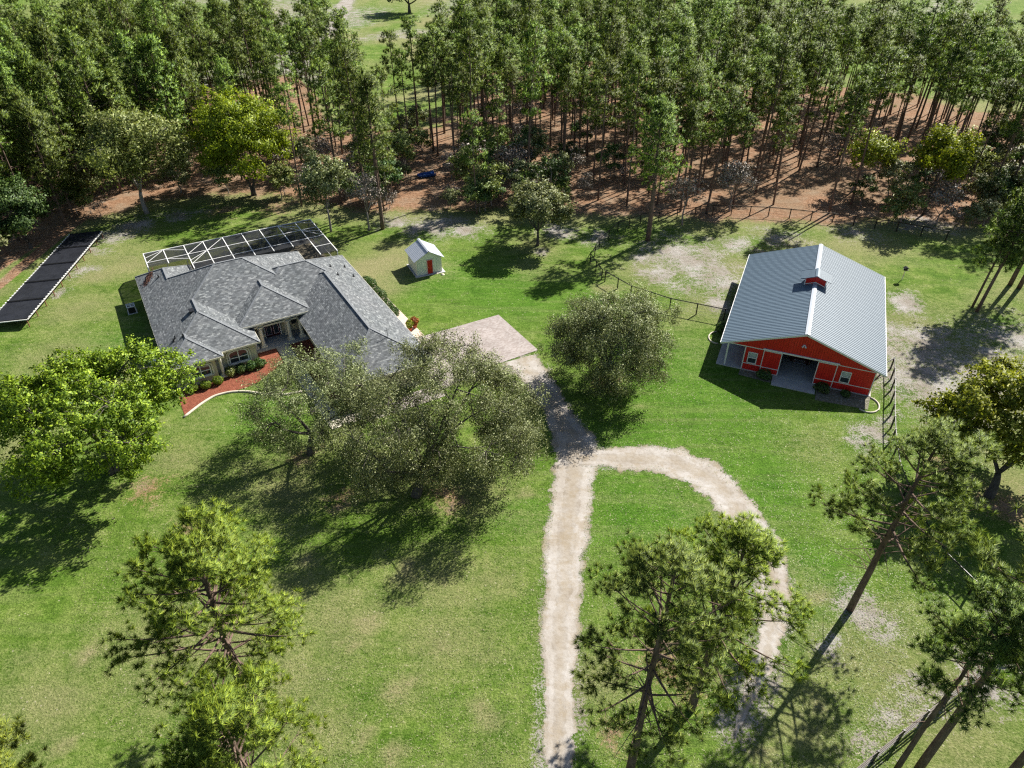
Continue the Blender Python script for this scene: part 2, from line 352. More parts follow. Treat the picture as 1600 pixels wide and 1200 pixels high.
def groundmat():
    t = NT('yard_ground'); c = t.coord()
    at = t.n('ShaderNodeVertexColor', layer_name='zone'); sp = t.n('ShaderNodeSeparateColor'); t.l(at.outputs[0], sp.inputs[0])
    sand_m, straw_m, dry_m = sp.outputs[0], sp.outputs[1], sp.outputs[2]; lush_m = at.outputs['Alpha']
    n_big = t.noise(0.07, 4, 0.55, c); n_mid = t.noise(0.40, 5, 0.65, c); n_f = t.noise(2.0, 5, 0.75, c); n_ff = t.noise(7.0, 4, 0.8, c)
    mp = t.n('ShaderNodeMapping', i={'Rotation': (0, 0, R(40)), 'Scale': (0.09, 1.1, 1)}); t.l(c, mp.inputs[0])
    streak = t.noise(0.9, 4, 0.65, mp.outputs[0])
    g = t.ramp(n_mid, [(0.28, (0.052, 0.116, 0.010)), (0.5, (0.098, 0.168, 0.024)), (0.70, (0.180, 0.232, 0.060))])
    lf = t.ramp(t.math('ADD', lush_m, t.math('MULTIPLY', t.math('SUBTRACT', n_mid, 0.5), 1.2)), [(0.25, 0.0), (0.75, 0.85)])
    g = t.mix(lf, g, t.ramp(n_mid, [(0.3, (0.046, 0.128, 0.010)), (0.7, (0.088, 0.185, 0.019))]))
    g = t.mix(t.math('MULTIPLY', t.ramp(streak, [(0.48, 0.0), (0.62, 1.0)]), 0.30), g, (0.190, 0.215, 0.082))
    g = t.mix(1.0, g, t.ramp(n_f, [(0.28, (0.60, 0.64, 0.52)), (0.5, (0.98, 0.98, 0.98)), (0.72, (1.38, 1.30, 1.35))]), 'MULTIPLY')
    g = t.mix(1.0, g, t.ramp(n_ff, [(0.30, (0.42, 0.48, 0.36)), (0.5, (1.0, 1.0, 1.0)), (0.70, (1.60, 1.48, 1.60))]), 'MULTIPLY')
    dryf = t.math('ADD', dry_m, t.math('SUBTRACT', t.math('ADD', t.math('MULTIPLY', n_f, 0.7), t.math('MULTIPLY', n_ff, 0.6)), 0.72))
    dryf = t.ramp(dryf, [(0.11, 0.0), (0.60, 0.92)])
    tan = t.ramp(n_ff, [(0.3, (0.15, 0.14, 0.058)), (0.7, (0.33, 0.30, 0.165))])
    g = t.mix(dryf, g, tan)
    vo = t.n('ShaderNodeTexVoronoi', i={'Scale': 2.2, 'Randomness': 1.0}); t.l(c, vo.inputs['Vector'])
    speck = t.math('MULTIPLY', t.math('LESS_THAN', vo.outputs['Distance'], 0.13), t.math('GREATER_THAN', t.noise(0.3, 3, 0.5, c), 0.53))
    g = t.mix(t.math('MULTIPLY', speck, 0.6), g, (0.42, 0.38, 0.27))
    straw = t.ramp(n_f, [(0.25, (0.12, 0.066, 0.038)), (0.5, (0.25, 0.145, 0.088)), (0.72, (0.42, 0.29, 0.20))])
    straw = t.mix(1.0, straw, t.ramp(n_ff, [(0.3, (0.5, 0.47, 0.44)), (0.7, (1.40, 1.38, 1.35))]), 'MULTIPLY')
    straw = t.mix(t.math('MULTIPLY', t.ramp(n_mid, [(0.46, 0.0), (0.64, 1.0)]), 0.60), straw, (0.27, 0.215, 0.155))
    straw = t.mix(t.math('MULTIPLY', t.ramp(n_big, [(0.45, 0.0), (0.60, 1.0)]), 0.45), straw, (0.20, 0.145, 0.09))
    strawf = t.ramp(t.math('ADD', straw_m, t.math('MULTIPLY', t.math('SUBTRACT', t.math('ADD', n_mid, t.math('ADD', n_f, n_ff)), 1.5), 0.9)), [(0.36, 0.0), (0.62, 1.0)])
    k = t.mix(strawf, g, straw)
    sandc, _, _ = sand_colour(t, c)
    sandf = t.ramp(t.math('ADD', sand_m, t.math('MULTIPLY', t.math('SUBTRACT', t.math('ADD', n_mid, t.math('ADD', n_f, t.math('MULTIPLY', n_ff, 1.7))), 1.85), 1.15)), [(0.42, 0.0), (0.58, 1.0)])
    k = t.mix(sandf, k, sandc)
    h = t.math('ADD', t.math('MULTIPLY', n_f, 0.6), n_ff)
    t.bump(h, 1.0, 0.14)
    return t.out(k, 0.95, 0, 0.08)
M['ground'] = groundmat()

# ------------------------------------------------------------------ ground sheet with its soil zones
def vnoise(x, y, s, seed=0):
    x = x / s + 1000 + seed * 17.3; y = y / s + 1000 + seed * 9.1
    xi = np.floor(x).astype(np.int64); yi = np.floor(y).astype(np.int64); fx = x - xi; fy = y - yi
    fx = fx * fx * (3 - 2 * fx); fy = fy * fy * (3 - 2 * fy)
    def h(a, b):
        n = (a * 374761393 + b * 668265263 + seed * 974711) & 0x7fffffff
        n = ((n ^ (n >> 13)) * 1274126177) & 0x7fffffff
        return ((n ^ (n >> 16)) & 0xffff) / 65535.0
    return (h(xi, yi) * (1 - fx) + h(xi + 1, yi) * fx) * (1 - fy) + (h(xi, yi + 1) * (1 - fx) + h(xi + 1, yi + 1) * fx) * fy
def fbm(x, y, s, seed=0): return 0.5 * vnoise(x, y, s, seed) + 0.3 * vnoise(x, y, s / 2.1, seed + 1) + 0.2 * vnoise(x, y, s / 4.3, seed + 2)
def seg_dist(x, y, pts):
    d = np.full(x.shape, 1e9)
    for (ax, ay), (bx, by) in zip(pts[:-1], pts[1:]):
        vx, vy = bx - ax, by - ay; L = vx * vx + vy * vy + 1e-9
        t = np.clip(((x - ax) * vx + (y - ay) * vy) / L, 0, 1)
        d = np.minimum(d, np.hypot(x - ax - t * vx, y - ay - t * vy))
    return d
def GP(*pxs): return [G(*p) for p in pxs]

FRONT_PX = [(-300, 620), (-60, 500), (5, 432), (60, 385), (110, 360), (165, 342), (240, 318), (330, 306), (420, 312), (520, 335), (640, 338), (740, 342), (830, 336),
            (905, 340), (1000, 334), (1100, 342), (1230, 345), (1393, 352), (1480, 362), (1640, 352), (1900, 345)]
FRONT = np.array(GP(*FRONT_PX)); _o = np.argsort(FRONT[:, 0]); FRONT = FRONT[_o]
def front_y(x): return np.interp(x, FRONT[:, 0], FRONT[:, 1])

ax_x = np.concatenate([-np.geomspace(4500, 90, 34), np.arange(-86, 86.1, 0.55), np.geomspace(90, 4500, 34)])
ax_y = np.concatenate([[-2500, -800, -250, -80, -30, -10, 0, 6], np.arange(9, 121, 0.5), np.geomspace(122, 260, 60), np.geomspace(270, 6000, 34)])
XX, YY = np.meshgrid(ax_x, ax_y)
x, y = XX.ravel(), YY.ravel()
nx, ny = len(ax_x), len(ax_y)
i = np.arange(ny - 1)[:, None] * nx; j = np.arange(nx - 1)[None, :]
q = np.stack([i + j, i + j + 1, i + j + 1 + nx, i + j + nx], -1).reshape(-1, 4)
gb = B().arr(np.stack([x, y, np.zeros_like(x)], 1), q)
def blob(cx, cy, r, soft=0.5): 
    d = np.hypot(x - cx, y - cy) / r
    return np.clip((1 - d) / soft, 0, 1)
def blobs_px(lst, soft=0.8):
    m = np.zeros_like(x)
    wx_ = (fbm(x, y, 4, 55) - .5) * 3.5; wy_ = (fbm(x, y, 4, 66) - .5) * 3.5
    for px, py, rx in lst:
        gx, gy = G(px, py); m = np.maximum(m, np.clip((1 - np.hypot(x + wx_ - gx, y + wy_ - gy) / (rx * 1.25)) / soft, 0, 1))
    return m
fb = fbm(x, y, 14, 3); fb2 = fbm(x, y, 5, 9)
inside = y - front_y(x)
straw = np.clip(inside / 7.0 + 0.30 + (fb - 0.5) * 1.2, 0, 1)
az_ = x / np.maximum(y, 1)
gp = np.clip(1 - np.abs(az_ + .155) / .13, 0, 1); lim = 180.0 - 46.0 * np.clip(gp * 3, 0, 1)
far = np.clip((np.hypot(x, y) - lim + (fb - .5) * 30) / 10, 0, 1)
straw *= 1 - far
straw = np.maximum(straw, 0.52 * blobs_px([(485, 706, 2.6), (700, 770, 4.0), (545, 770, 3.0), (235, 770, 3.0), (1060, 1060, 4.2), (985, 1150, 2.4), (1560, 790, 4.5), (300, 825, 2.8), (1500, 740, 4), (945, 590, 3.2), (440, 320, 7), (345, 330, 6)], 0.9))
sand = 0.9 * blobs_px([(680, 352, 7), (620, 345, 5), (730, 360, 5), (150, 392, 3.2), (120, 425, 3), (185, 368, 3.6), (215, 350, 4), (280, 335, 4), (95, 455, 2.2),
                       (1080, 410, 6), (1030, 430, 4), (1130, 440, 4), (1125, 475, 3), (1150, 385, 5), (1220, 370, 5), (1010, 405, 4),
                       (1420, 520, 4), (1440, 570, 4), (1410, 470, 3.5), (1500, 555, 6), (1560, 560, 6), (1365, 680, 2.6), (1350, 700, 2), (1375, 650, 1.8), (1455, 610, 3),
                       (1310, 945, 1.6), (1345, 965, 2.0), (1390, 980, 1.8), (1420, 1090, 1.8), (1385, 1130, 1.4), (1560, 1040, 2.4), (1530, 960, 2), (1440, 1060, 1.4),
                       (870, 362, 4), (940, 372, 4), (845, 390, 1.5), (1340, 365, 5), (1450, 350, 6), (1060, 395, 9), (1100, 430, 8), (1450, 540, 10), (1520, 580, 9), (1420, 600, 6), (1590, 540, 9), (1470, 640, 5), (800, 568, 2.2), (835, 575, 2.0), (1320, 930, 2.2), (1360, 975, 2.4), (1430, 1085, 2.6), (1400, 1120, 2.2), (1300, 1010, 1.5), (1540, 1070, 3), (1500, 1010, 2), (1350, 1160, 1.6), (1580, 960, 3)], 1.0) * (0.62 + 0.6 * (fb2 - 0.3))
tr1 = seg_dist(x, y, GP((455, 112), (490, 80), (530, 30), (545, 0), (553, -40)))
sand = np.maximum(sand, np.clip(1.3 - tr1 / 3.0, 0, 1))
sand = np.maximum(sand, 0.55 * blobs_px([(1530, 105, 12), (1500, 145, 10), (1580, 130, 12), (700, 20, 16), (560, 62, 7), (780, 5, 20)], 1.0))
far_sand = far * np.clip((fbm(x, y, 45, 21) - 0.52) * 3, 0, 0.5)
sand = np.maximum(sand, far_sand)
DRIVE_L = GP((786, 567), (814, 592), (851, 644), (866, 700), (864, 740), (857, 800), (850, 860), (849, 930), (848, 1000), (850, 1090), (853, 1200), (842, 1400))
DRIVE_R = GP((838, 553), (864, 592), (900, 655), (936, 690), (926, 760), (923, 820), (913, 900), (903, 960), (904, 1020), (900, 1080), (895, 1200), (940, 1400))
LOOP_IN = GP((905, 726), (940, 727), (972, 738), (1015, 736), (1065, 750), (1106, 780), (1138, 822), (1168, 872), (1184, 930), (1184, 990), (1172, 1050), (1150, 1120))
LOOP_OUT = GP((905, 704), (945, 704), (982, 694), (1060, 698), (1125, 728), (1180, 785), (1215, 840), (1238, 905), (1238, 960), (1210, 1040), (1178, 1100), (1148, 1160))
mid_drive = [((a[0] + b[0]) / 2, (a[1] + b[1]) / 2) for a, b in zip(DRIVE_L, DRIVE_R)]
mid_loop = [((a[0] + b[0]) / 2, (a[1] + b[1]) / 2) for a, b in zip(LOOP_IN, LOOP_OUT)]
sand = np.maximum(sand, np.clip(0.8 - (seg_dist(x, y, mid_drive) - 0.9) / 1.3, 0, 0.45))
sand = np.maximum(sand, np.clip(0.8 - (seg_dist(x, y, mid_loop) - 0.8) / 1.3, 0, 0.45))
dry = np.clip((fb - 0.43) * 1.5, 0, 0.5) + np.clip((-x - 4) / 60, 0, .12)
dry = np.maximum(dry, 0.70 * blobs_px([(640, 1075, 1.6), (560, 1000, 1.3), (470, 880, 1.5), (590, 965, 2.2), (700, 1010, 1.6), (745, 590, 1.2), (680, 460, 1.1), (735, 455, .9), (1040, 845, 1.5), (1110, 860, 1.4), (150, 1010, 1.6), (100, 1160, 1.3), (560, 1150, 1.2), (770, 1130, 1.2), (1290, 1100, 1.3), (640, 890, 2), (820, 760, 1.4), (1000, 640, 1.4), (640, 1180, 1.3), (1270, 930, 1.5), (960, 450, 2.4), (1200, 1180, 1.5)], 1.0))
dry = np.maximum(dry, 0.48 * blobs_px([(540, 960, 7), (640, 1080, 3), (700, 900, 6), (380, 990, 6), (120, 480, 8), (60, 600, 7), (170, 420, 6), (1250, 1120, 5), (1400, 1050, 9), (1500, 1150, 8), (1010, 420, 9), (1120, 410, 8), (600, 390, 6), (200, 360, 7), (1450, 560, 10), (700, 590, 3), (640, 430, 2.5), (750, 760, 6), (620, 740, 6), (450, 760, 7), (30, 700, 6), (1260, 690, 5), (1150, 890, 3), (840, 380, 7), (450, 345, 8), (250, 1010, 8), (60, 1100, 7), (480, 1130, 5), (700, 1000, 6), (780, 900, 4), (90, 560, 9), (1330, 1030, 6), (1480, 1080, 7)], 1.0))
dry = np.maximum(dry, np.clip(0.55 - np.abs(inside) / 14, 0, 0.5))
# the lush middle of the yard is the greenest
dry *= 1 - 0.65 * np.clip(blobs_px([(1090, 620, 14), (1000, 700, 10), (780, 460, 9), (700, 440, 8), (1000, 800, 7), (830, 470, 7)], 1.0), 0, 1)
lush = blobs_px([(1090, 620, 16), (1000, 700, 11), (780, 460, 10), (700, 440, 9), (1000, 800, 8), (830, 470, 8), (930, 470, 9), (1200, 750, 8), (820, 800, 4), (180, 540, 7), (420, 650, 7), (1250, 900, 7)], 1.0)
lush = np.clip(lush + (fb - .55) * .8, 0, 1)
gm = gb.mesh('ground', M['ground'])
ca = gm.color_attributes.new('zone', 'FLOAT_COLOR', 'POINT')
ca.data.foreach_set('color', np.stack([sand, straw, dry, lush], 1).astype(np.float32).ravel())
struct(link('ground', gm))

def ribbon(name, Lp, Rp, z, mat, amp=0.35, seed=1, nw=10):
    def resample(p, n):
        p = np.array(p); d = np.concatenate([[0], np.cumsum(np.hypot(*np.diff(p, axis=0).T))]); s = np.linspace(0, d[-1], n)
        # Catmull-like smoothing
        o = np.stack([np.interp(s, d, p[:, 0]), np.interp(s, d, p[:, 1])], 1)
        for _ in range(6): o[1:-1] = 0.25 * o[:-2] + 0.5 * o[1:-1] + 0.25 * o[2:]
        return o
    n = 300
    a, b = resample(Lp, n), resample(Rp, n)
    s = np.arange(n) * 0.18; r = np.random.default_rng(seed)
    w = b - a; wl_ = np.hypot(*w.T)[:, None]
    ja = amp * (vnoise(s, s * 0, 1.6, seed) - 0.5 + 0.7 * (vnoise(s, s * 0, 0.45, seed + 4) - 0.5)) + r.normal(0, amp * .10, n)
    jb = amp * (vnoise(s, s * 0 + 50, 1.6, seed + 2) - 0.5 + 0.7 * (vnoise(s, s * 0, 0.45, seed + 8) - 0.5)) + r.normal(0, amp * .10, n)
    a = a + w / wl_ * (ja[:, None] - .06 * wl_); b = b + w / wl_ * (jb[:, None] + .06 * wl_)
    t = np.linspace(0, 1, nw)
    v = a[:, None] * (1 - t)[None, :, None] + b[:, None] * t[None, :, None]
    v = np.concatenate([v, np.full((n, nw, 1), z)], 2).reshape(-1, 3)
    i = np.arange(n - 1)[:, None] * nw; j = np.arange(nw - 1)[None, :]
    q = np.stack([i + j, i + j + 1, i + nw + j + 1, i + nw + j], -1).reshape(-1, 4)
    m = B().arr(v, q).mesh(name, mat)
    uv = m.uv_layers.new(name='UVMap'); tt = np.tile(t, n); li = np.zeros(len(m.loops), np.int32); m.loops.foreach_get('vertex_index', li)
    uv.data.foreach_set('uv', np.stack([tt[li], li // nw / n], 1).astype(np.float32).ravel())
    return struct(link(name, m))
ribbon('driveway', DRIVE_L, DRIVE_R, 0.006, M['sand'], 0.40, 1)
ribbon('driveway_loop', LOOP_IN, LOOP_OUT, 0.011, M['sand'], 0.45, 5)

# ------------------------------------------------------------------ house
HO = (-42.58, 71.73, 0); HRZ = R(30.4)
house = thing('house', 'cream stucco house with grey shingle hip roofs and columned porch', 'house', HO, HRZ)
SL, EV = 0.56, 2.6
def hp(u, v, z=0): return (u, -v, z)            # house plan: u along the front, v towards the front yard
def hip_roof(u0, u1, v0, v1, ez, k, name='roof'):
    """hip roof over a plan rectangle; each slope carries its own shingle run in metres"""
    e = 0.005 * k; u0 -= e; u1 += e; v0 -= e; v1 += e; ez += 0.004 * k
    du, dv = u1 - u0, v1 - v0; r = min(du, dv) / 2; h = SL * r
    A, Bq, C, D = hp(u0, v0, ez), hp(u1, v0, ez), hp(u1, v1, ez), hp(u0, v1, ez)
    if du >= dv: P, Q = hp(u0 + r, (v0 + v1) / 2, ez + h), hp(u1 - r, (v0 + v1) / 2, ez + h)
    else: P, Q = hp((u0 + u1) / 2, v0 + r, ez + h), hp((u0 + u1) / 2, v1 - r, ez + h)
    if du >= dv: faces = [(A, P, Q, Bq), (D, C, Q, P), (A, D, P), (Bq, Q, C)]
    else: faces = [(A, P, Bq), (D, C, Q), (A, D, Q, P), (Bq, P, Q, C)]
    b = B(); uvs = []
    for f in faces:
        b.add(f, [tuple(range(len(f)))])
    # soffit and drip edge
    me_v = []
    b.add([hp(u0, v0, ez - .02), hp(u1, v0, ez - .02), hp(u1, v1, ez - .02), hp(u0, v1, ez - .02)], [(0, 1, 2, 3)])
    m = b.mesh(name, M['shingle'])
    uv = m.uv_layers.new(name='UVMap')
    for p in m.polygons:
        n = p.normal; hz = Vector((n.x, n.y, 0))
        if hz.length < 1e-3: continue
        hz.normalize(); al = Vector((-hz.y, hz.x, 0))
        for li in p.loop_indices:
            co = m.vertices[m.loops[li].vertex_index].co
            uv.data[li].uv = (co.dot(al) + k * 3.7 + n.x, -co.dot(hz) * math.sqrt(1 + SL * SL) + k * 0.053)
    o = link(name, m, house)
    # fascia board and gutter, one per roof
    fb_ = B()
    for (a, c) in ((A, Bq), (Bq, C), (C, D), (D, A)):
        p0 = np.array(a) - (0, 0, .11); p1 = np.array(c) - (0, 0, .11)
        fb_.beam(p0, p1, 0.07, 0.17)
    fb_.build('fascia', M['trim'], o)
    rc = B()
    for a in (A, D): pass
    hips = [(A, P), (D, P), (Bq, Q), (C, Q)] if du >= dv else [(A, P), (Bq, P), (C, Q), (D, Q)]
    CAPS.append((o, [(np.array(a), np.array(c)) for a, c in hips + [(P, Q)]])); RECTS.append((u0, u1, v0, v1, ez))
    return o
RECTS, CAPS = [], []
def roof_top(u, v): return max([ez + SL * min(u - a, b_ - u, v - c, d - v) for a, b_, c, d, ez in RECTS if a <= u <= b_ and c <= v <= d] + [-1])
def ridge_caps():
    for o, segs in CAPS:
        rc = B(); any_ = False
        for a, c in segs:
            n = max(2, int(np.linalg.norm(c - a) / .3)); keep = []
            t_ = (c - a)[:2] / (np.linalg.norm((c - a)[:2]) + 1e-9); pn = np.array([-t_[1], t_[0]])
            for k in range(n):
                p = a + (c - a) * (k + .5) / n; z = roof_top(p[0], -p[1]); d = .15
                z1, z2 = [roof_top(p[0] + s_ * pn[0] * d, -(p[1] + s_ * pn[1] * d)) for s_ in (1, -1)]
                keep.append(abs(z - p[2]) < .04 and z - (z1 + z2) / 2 > .03)
            k = 0
            while k < n:
                if keep[k]:
                    e = k
                    while e < n and keep[e]: e += 1
                    if e - k > 1: rc.beam(a + (c - a) * k / n + (0, 0, .004), a + (c - a) * e / n + (0, 0, .004), .20, .02); any_ = True
                    k = e
                else: k += 1
        if any_: rc.build('ridge_cap', M['ridge'], o)
M['ridge'] = plain('ridge_cap_shingle', (0.17, 0.182, 0.195), 0.9, 0.25, 6)
hip_roof(0.1, 17.9, 2.8, 17.8, EV, 0)
hip_roof(8.0, 22.1, 6.5, 17.8, EV, 1)
hip_roof(13.3, 22.1, 10.0, 32.1, EV, 2)
hip_roof(0.1, 6.0, 0.0, 14.0, EV, 3)
hip_roof(0.1, 8.75, 9.0, 20.65, EV, 4)
hip_roof(0.1, 5.1, 12.0, 21.45, EV, 5)
hip_roof(7.4, 14.85, 9.5, 18.35, 3.2, 6, 'porch_roof')
ridge_caps()
def hwall(poly, z1, name='wall', mat='stucco'):
    B().prism([(p[0], -p[1]) for p in poly][::-1], 0.0, z1).build(name, M[mat], house)
o_ = 0.45
hwall([(0.55, 0.45), (5.5, 0.45), (5.5, 13), (0.55, 13)], 2.45)
hwall([(0.57, 3.25), (17.4, 3.25), (17.4, 16.1), (0.57, 16.1)], 2.46)
hwall([(12.0, 6.95), (21.65, 6.95), (21.65, 16.12), (12.0, 16.12)], 2.47)
hwall([(13.95, 14), (21.63, 14), (21.63, 31.6), (13.95, 31.6)], 2.44)
hwall([(0.53, 12), (8.3, 12), (8.3, 20.2), (0.53, 20.2)], 2.43)
hwall([(0.51, 12), (4.3, 12), (4.3, 21.0), (0.51, 21.0)], 2.42)
# back lanai recess line and plinth band
# porch floor, columns and arched beam
B().box(8.35, 13.9, -18.5, -16.1, 0, 0.15).build('porch_floor', M['concrete'], house)
def column(u, v, z0=0.15, z1=2.5, r=0.19):
    b = B(); b.box(u - .30, u + .30, -v - .30, -v + .30, z0, z0 + .20)
    prof = [(z0 + .20, r * 1.25), (z0 + .30, r * 1.25), (z0 + .32, r), (z0 + 1.2, r * 1.0), (z1 - .2, r * .86), (z1 - .18, r * 1.2), (z1 - .08, r * 1.3)]
    n = 16; vs_ = []; 
    for z, rr in prof: vs_ += [(u + rr * math.cos(2 * math.pi * k / n), -v + rr * math.sin(2 * math.pi * k / n), z) for k in range(n)]
    b.add(vs_, [(a * n + k, a * n + (k + 1) % n, (a + 1) * n + (k + 1) % n, (a + 1) * n + k) for a in range(len(prof) - 1) for k in range(n)])
    b.box(u - .27, u + .27, -v - .27, -v + .27, z1 - .08, z1)
    b.build('column', M['trim'], house)
for u, v in ((9.45, 17.75), (12.25, 17.75), (13.45, 17.75), (8.62, 17.75), (9.45, 16.35), (12.25, 16.35)): column(u, v)
column(4.75, 20.85, 0.0, 2.45, 0.15)
def arch_wall(u0, u1, v, zb, zt, arches, th=0.3, name='arched_beam'):
    N = 60; us = np.linspace(u0, u1, N + 1); bot = np.full(N + 1, zb)
    for c, w, rise in arches:
        t_ = (us - c) / (w / 2); k = np.abs(t_) < 1
        bot[k] = np.maximum(bot[k], zb + rise * np.sqrt(1 - t_[k] ** 2))
    b = B()
    for s in (0, 1):
        pass
    vv = []
    for k in range(N + 1): vv += [(us[k], -v, bot[k]), (us[k], -v, zt), (us[k], -v + th, bot[k]), (us[k], -v + th, zt)]
    f = []
    for k in range(N):
        a = 4 * k; c = a + 4
        f += [(a, c, c + 1, a + 1), (a + 2, a + 3, c + 3, c + 2), (a, a + 2, c + 2, c), (a + 1, c + 1, c + 3, a + 3)]
    b.add(vv, f); return b.build(name, M['stucco'], house)
arch_wall(8.4, 13.75, 17.88, 2.5, 3.08, [(10.85, 2.35, 0.42), (9.03, 0.6, 0.2), (12.85, 0.85, 0.28)])
for (a, c) in ((8.4, 0), (13.45, 0)):
    B().box(a, a + .3, -17.57, -15.5, 2.5, 3.07).build('side_beam', M['stucco'], house)
# gutter line on the porch underside (shadowed soffit)
def door_leaf(u0, u1):
    d = B().box(u0, u1, -16.24, -16.16, 0.16, 2.42).build('front_door', M['purple'], house)
    B().box(u0 + .14, u1 - .14, -16.27, -16.245, 0.45, 2.2).build('pane', M['glass'], d)
    fr = B()
    for (a, b_, c, e) in ((u0 + .09, u0 + .14, .40, 2.25), (u1 - .14, u1 - .09, .40, 2.25)): fr.box(a, b_, -16.285, -16.245, c, e)
    fr.box(u0 + .14, u1 - .14, -16.285, -16.247, .40, .45); fr.box(u0 + .14, u1 - .14, -16.285, -16.247, 2.2, 2.25)
    fr.build('moulding', M['pinkwhite'], d)
    B().box(u1 - .06, u1 - .03, -16.33, -16.24, 1.0, 1.25).build('handle', M['chrome'], d)
M['pinkwhite'] = plain('pale_pink_trim', (0.66, 0.48, 0.50), 0.5, 0.05, 2)
door_leaf(10.12, 10.84); door_leaf(10.87, 11.59)
B().box(9.98, 10.10, -16.26, -16.12, .16, 2.5).box(11.61, 11.73, -16.26, -16.12, .16, 2.5).box(10.1, 11.61, -16.26, -16.12, 2.43, 2.5).build('door_frame', M['white'], house)
def arch_window(u, v, w=1.9, h=1.35, z=0.75, rise=0.35):
    y_ = -v; N = 16
    arc = [(u + w / 2 * math.cos(a), z + h + rise * math.sin(a)) for a in np.linspace(0, math.pi, N)]
    poly = [(u - w / 2, z), (u + w / 2, z)] + arc
    g = B().slab([(p[0], y_ - .03, p[1]) for p in poly], (0, .06, 0)).build('window', M['glass'], house)
    f = B(); P3 = [(p[0], y_ - .06, p[1]) for p in poly]
    for a, c in zip(P3, P3[1:] + P3[:1]): f.beam(a, c, 0.10, 0.10)
    f.build('frame', M['white'], g)
    m = B(); m.box(u - .05, u + .05, y_ - .075, y_ - .035, z, z + h + rise - .03); m.box(u - w / 2, u + w / 2, y_ - .07, y_ - .033, z + h * .52, z + h * .52 + .08)
    m.build('glazing_bar', M['white'], g)
    B().box(u - w / 2 - .2, u + w / 2 + .2, y_ - .16, y_ - .02, z - .16, z - .05).build('sill', M['trim'], g)
    s = B(); S3 = [(u + (w / 2 + .2) * math.cos(a), y_ - .04, z + h + (rise + .18) * math.sin(a)) for a in np.linspace(0, math.pi, N)]
    S3 = [(u + w / 2 + .2, y_ - .04, z - .05)] + S3 + [(u - w / 2 - .2, y_ - .04, z - .05)]
    for a, c in zip(S3, S3[1:]): s.beam(a, c, 0.16, 0.12)
    s.build('surround', M['trim'], g)
arch_window(2.85, 21.0, 1.75, 0.95, 0.8, 0.32)
arch_window(6.55, 20.2, 1.75, 1.0, 0.75, 0.34)
B().box(12.9, 13.4, -16.20, -16.13, 1.0, 1.9).build('window', M['glass'], house)
# side windows and garage doors that other views would show
for v in (5.5, 9.5, 15.5): 
    w = B().box(0.5, 0.56, -v - .6, -v + .6, 0.9, 2.0).build('window', M['glass'], house); B().box(0.46, 0.56, -v - .68, -v - .6, .85, 2.05).box(0.46, .56, -v + .6, -v + .68, .85, 2.05).box(.46, .56, -v - .6, -v + .6, 2.0, 2.06).box(.46, .56, -v - .6, -v + .6, .84, .9).build('frame', M['white'], w)
for v in (26.2, 29.6):
    g = B()
    for k in range(4): g.box(21.62, 21.68, -v - 1.3, -v + 1.3, 0.03 + k * .53, 0.53 + k * .53)
    g.build('garage_door', M['white'], house)
# plumbing vents and exhaust hoods
def roof_z(u, v): return EV + SL * min(u - 0.1, 99)
def vent(u, v, z, hood=False, mat='dark'):
    b = B()
    if hood: b.box(u - .18, u + .18, -v - .30, -v + .30, z - .05, z + .14); b.box(u - .24, u + .24, -v - .36, -v + .36, z + .12, z + .17)
    else: b.tube([(u, -v, z - .1), (u, -v, z + .30)], 0.06, 8); b.tube([(u, -v, z - .02), (u, -v, z + .05)], 0.14, 8)
    b.build('roof_vent', M[mat], house)
for (u, v, h_) in ((3.9, 15.4, True), (1.7, 17.6, False), (2.4, 18.3, False), (1.5, 17.9, False), (2.3, 4.2, False)): vent(u, v, roof_z(u, v) + .02, h_)
for u, v in ((18.3, 9.8), (19.0, 12.2), (20.9, 11.0), (19.1, 14.4), (21.0, 13.6)): vent(u, v, EV + SL * (22.1 - u) + .02)
B().tube([(18.9, -28.9, 4.1), (18.9, -28.9, 5.3)], .02, 6).tube([(18.6, -28.9, 5.1), (19.2, -28.9, 5.1)], .015, 6).build('antenna', M['dark'], house)
# fallen pine straw clump that lies on the rear left slope
b = B(); r_ = np.random.default_rng(3)
for k in range(160):
    u, v = 1.35 + r_.normal(0, .22) , 2.6 + r_.normal(0, .5); u += (v - 2.6) * -.35; z = roof_z(u, v) + .04 + r_.uniform(0, .08); a = r_.uniform(0, 6.28)
    b.tube([(u, -v, z), (u + .3 * math.cos(a), -v + .3 * math.sin(a), roof_z(u + .3 * math.cos(a), v) + .05)], .02, 3)
lit = b.build('pine_straw_litter', plain('dead_straw', (0.10, 0.045, 0.03), .9, .4, 3), None, loc=HO, rz=HRZ); tag(lit, 'clump of brown pine straw lying on rear corner of house roof', 'litter')

# pool screen enclosure behind the house
cage = thing('pool_screen_enclosure', 'dark screen pool enclosure with white frame behind the house', 'screen enclosure', HO, HRZ)
U = [1.7, 3.9, 6.2, 8.4, 10.7, 13.0, 15.2, 17.5, 19.7, 21.7]
VB, VM, VF = -5.6, -4.3, 6.0
ZE, ZT = 2.6, 3.25
def cz(v): return ZE + (ZT - ZE) * (v - VB) / (VM - VB) if v < VM else ZT
def cend(u):   # where each roof beam meets the house eave
    return -0.3 if u < 6.1 else (2.6 if u < 17.9 else 6.2)
for u in U:
    e = cend(u)
    b = B(); b.beam(hp(u, VB, ZE), hp(u, VM, ZT), .09, .12); b.beam(hp(u, VM, ZT), hp(u, e, ZT - .1 if e > 3 else ZT - .05), .085, .12); b.build('roof_beam', M['white'], cage)
    B().beam(hp(u, VB, 0.05), hp(u, VB, ZE), .09, .09).build('post', M['white'], cage)
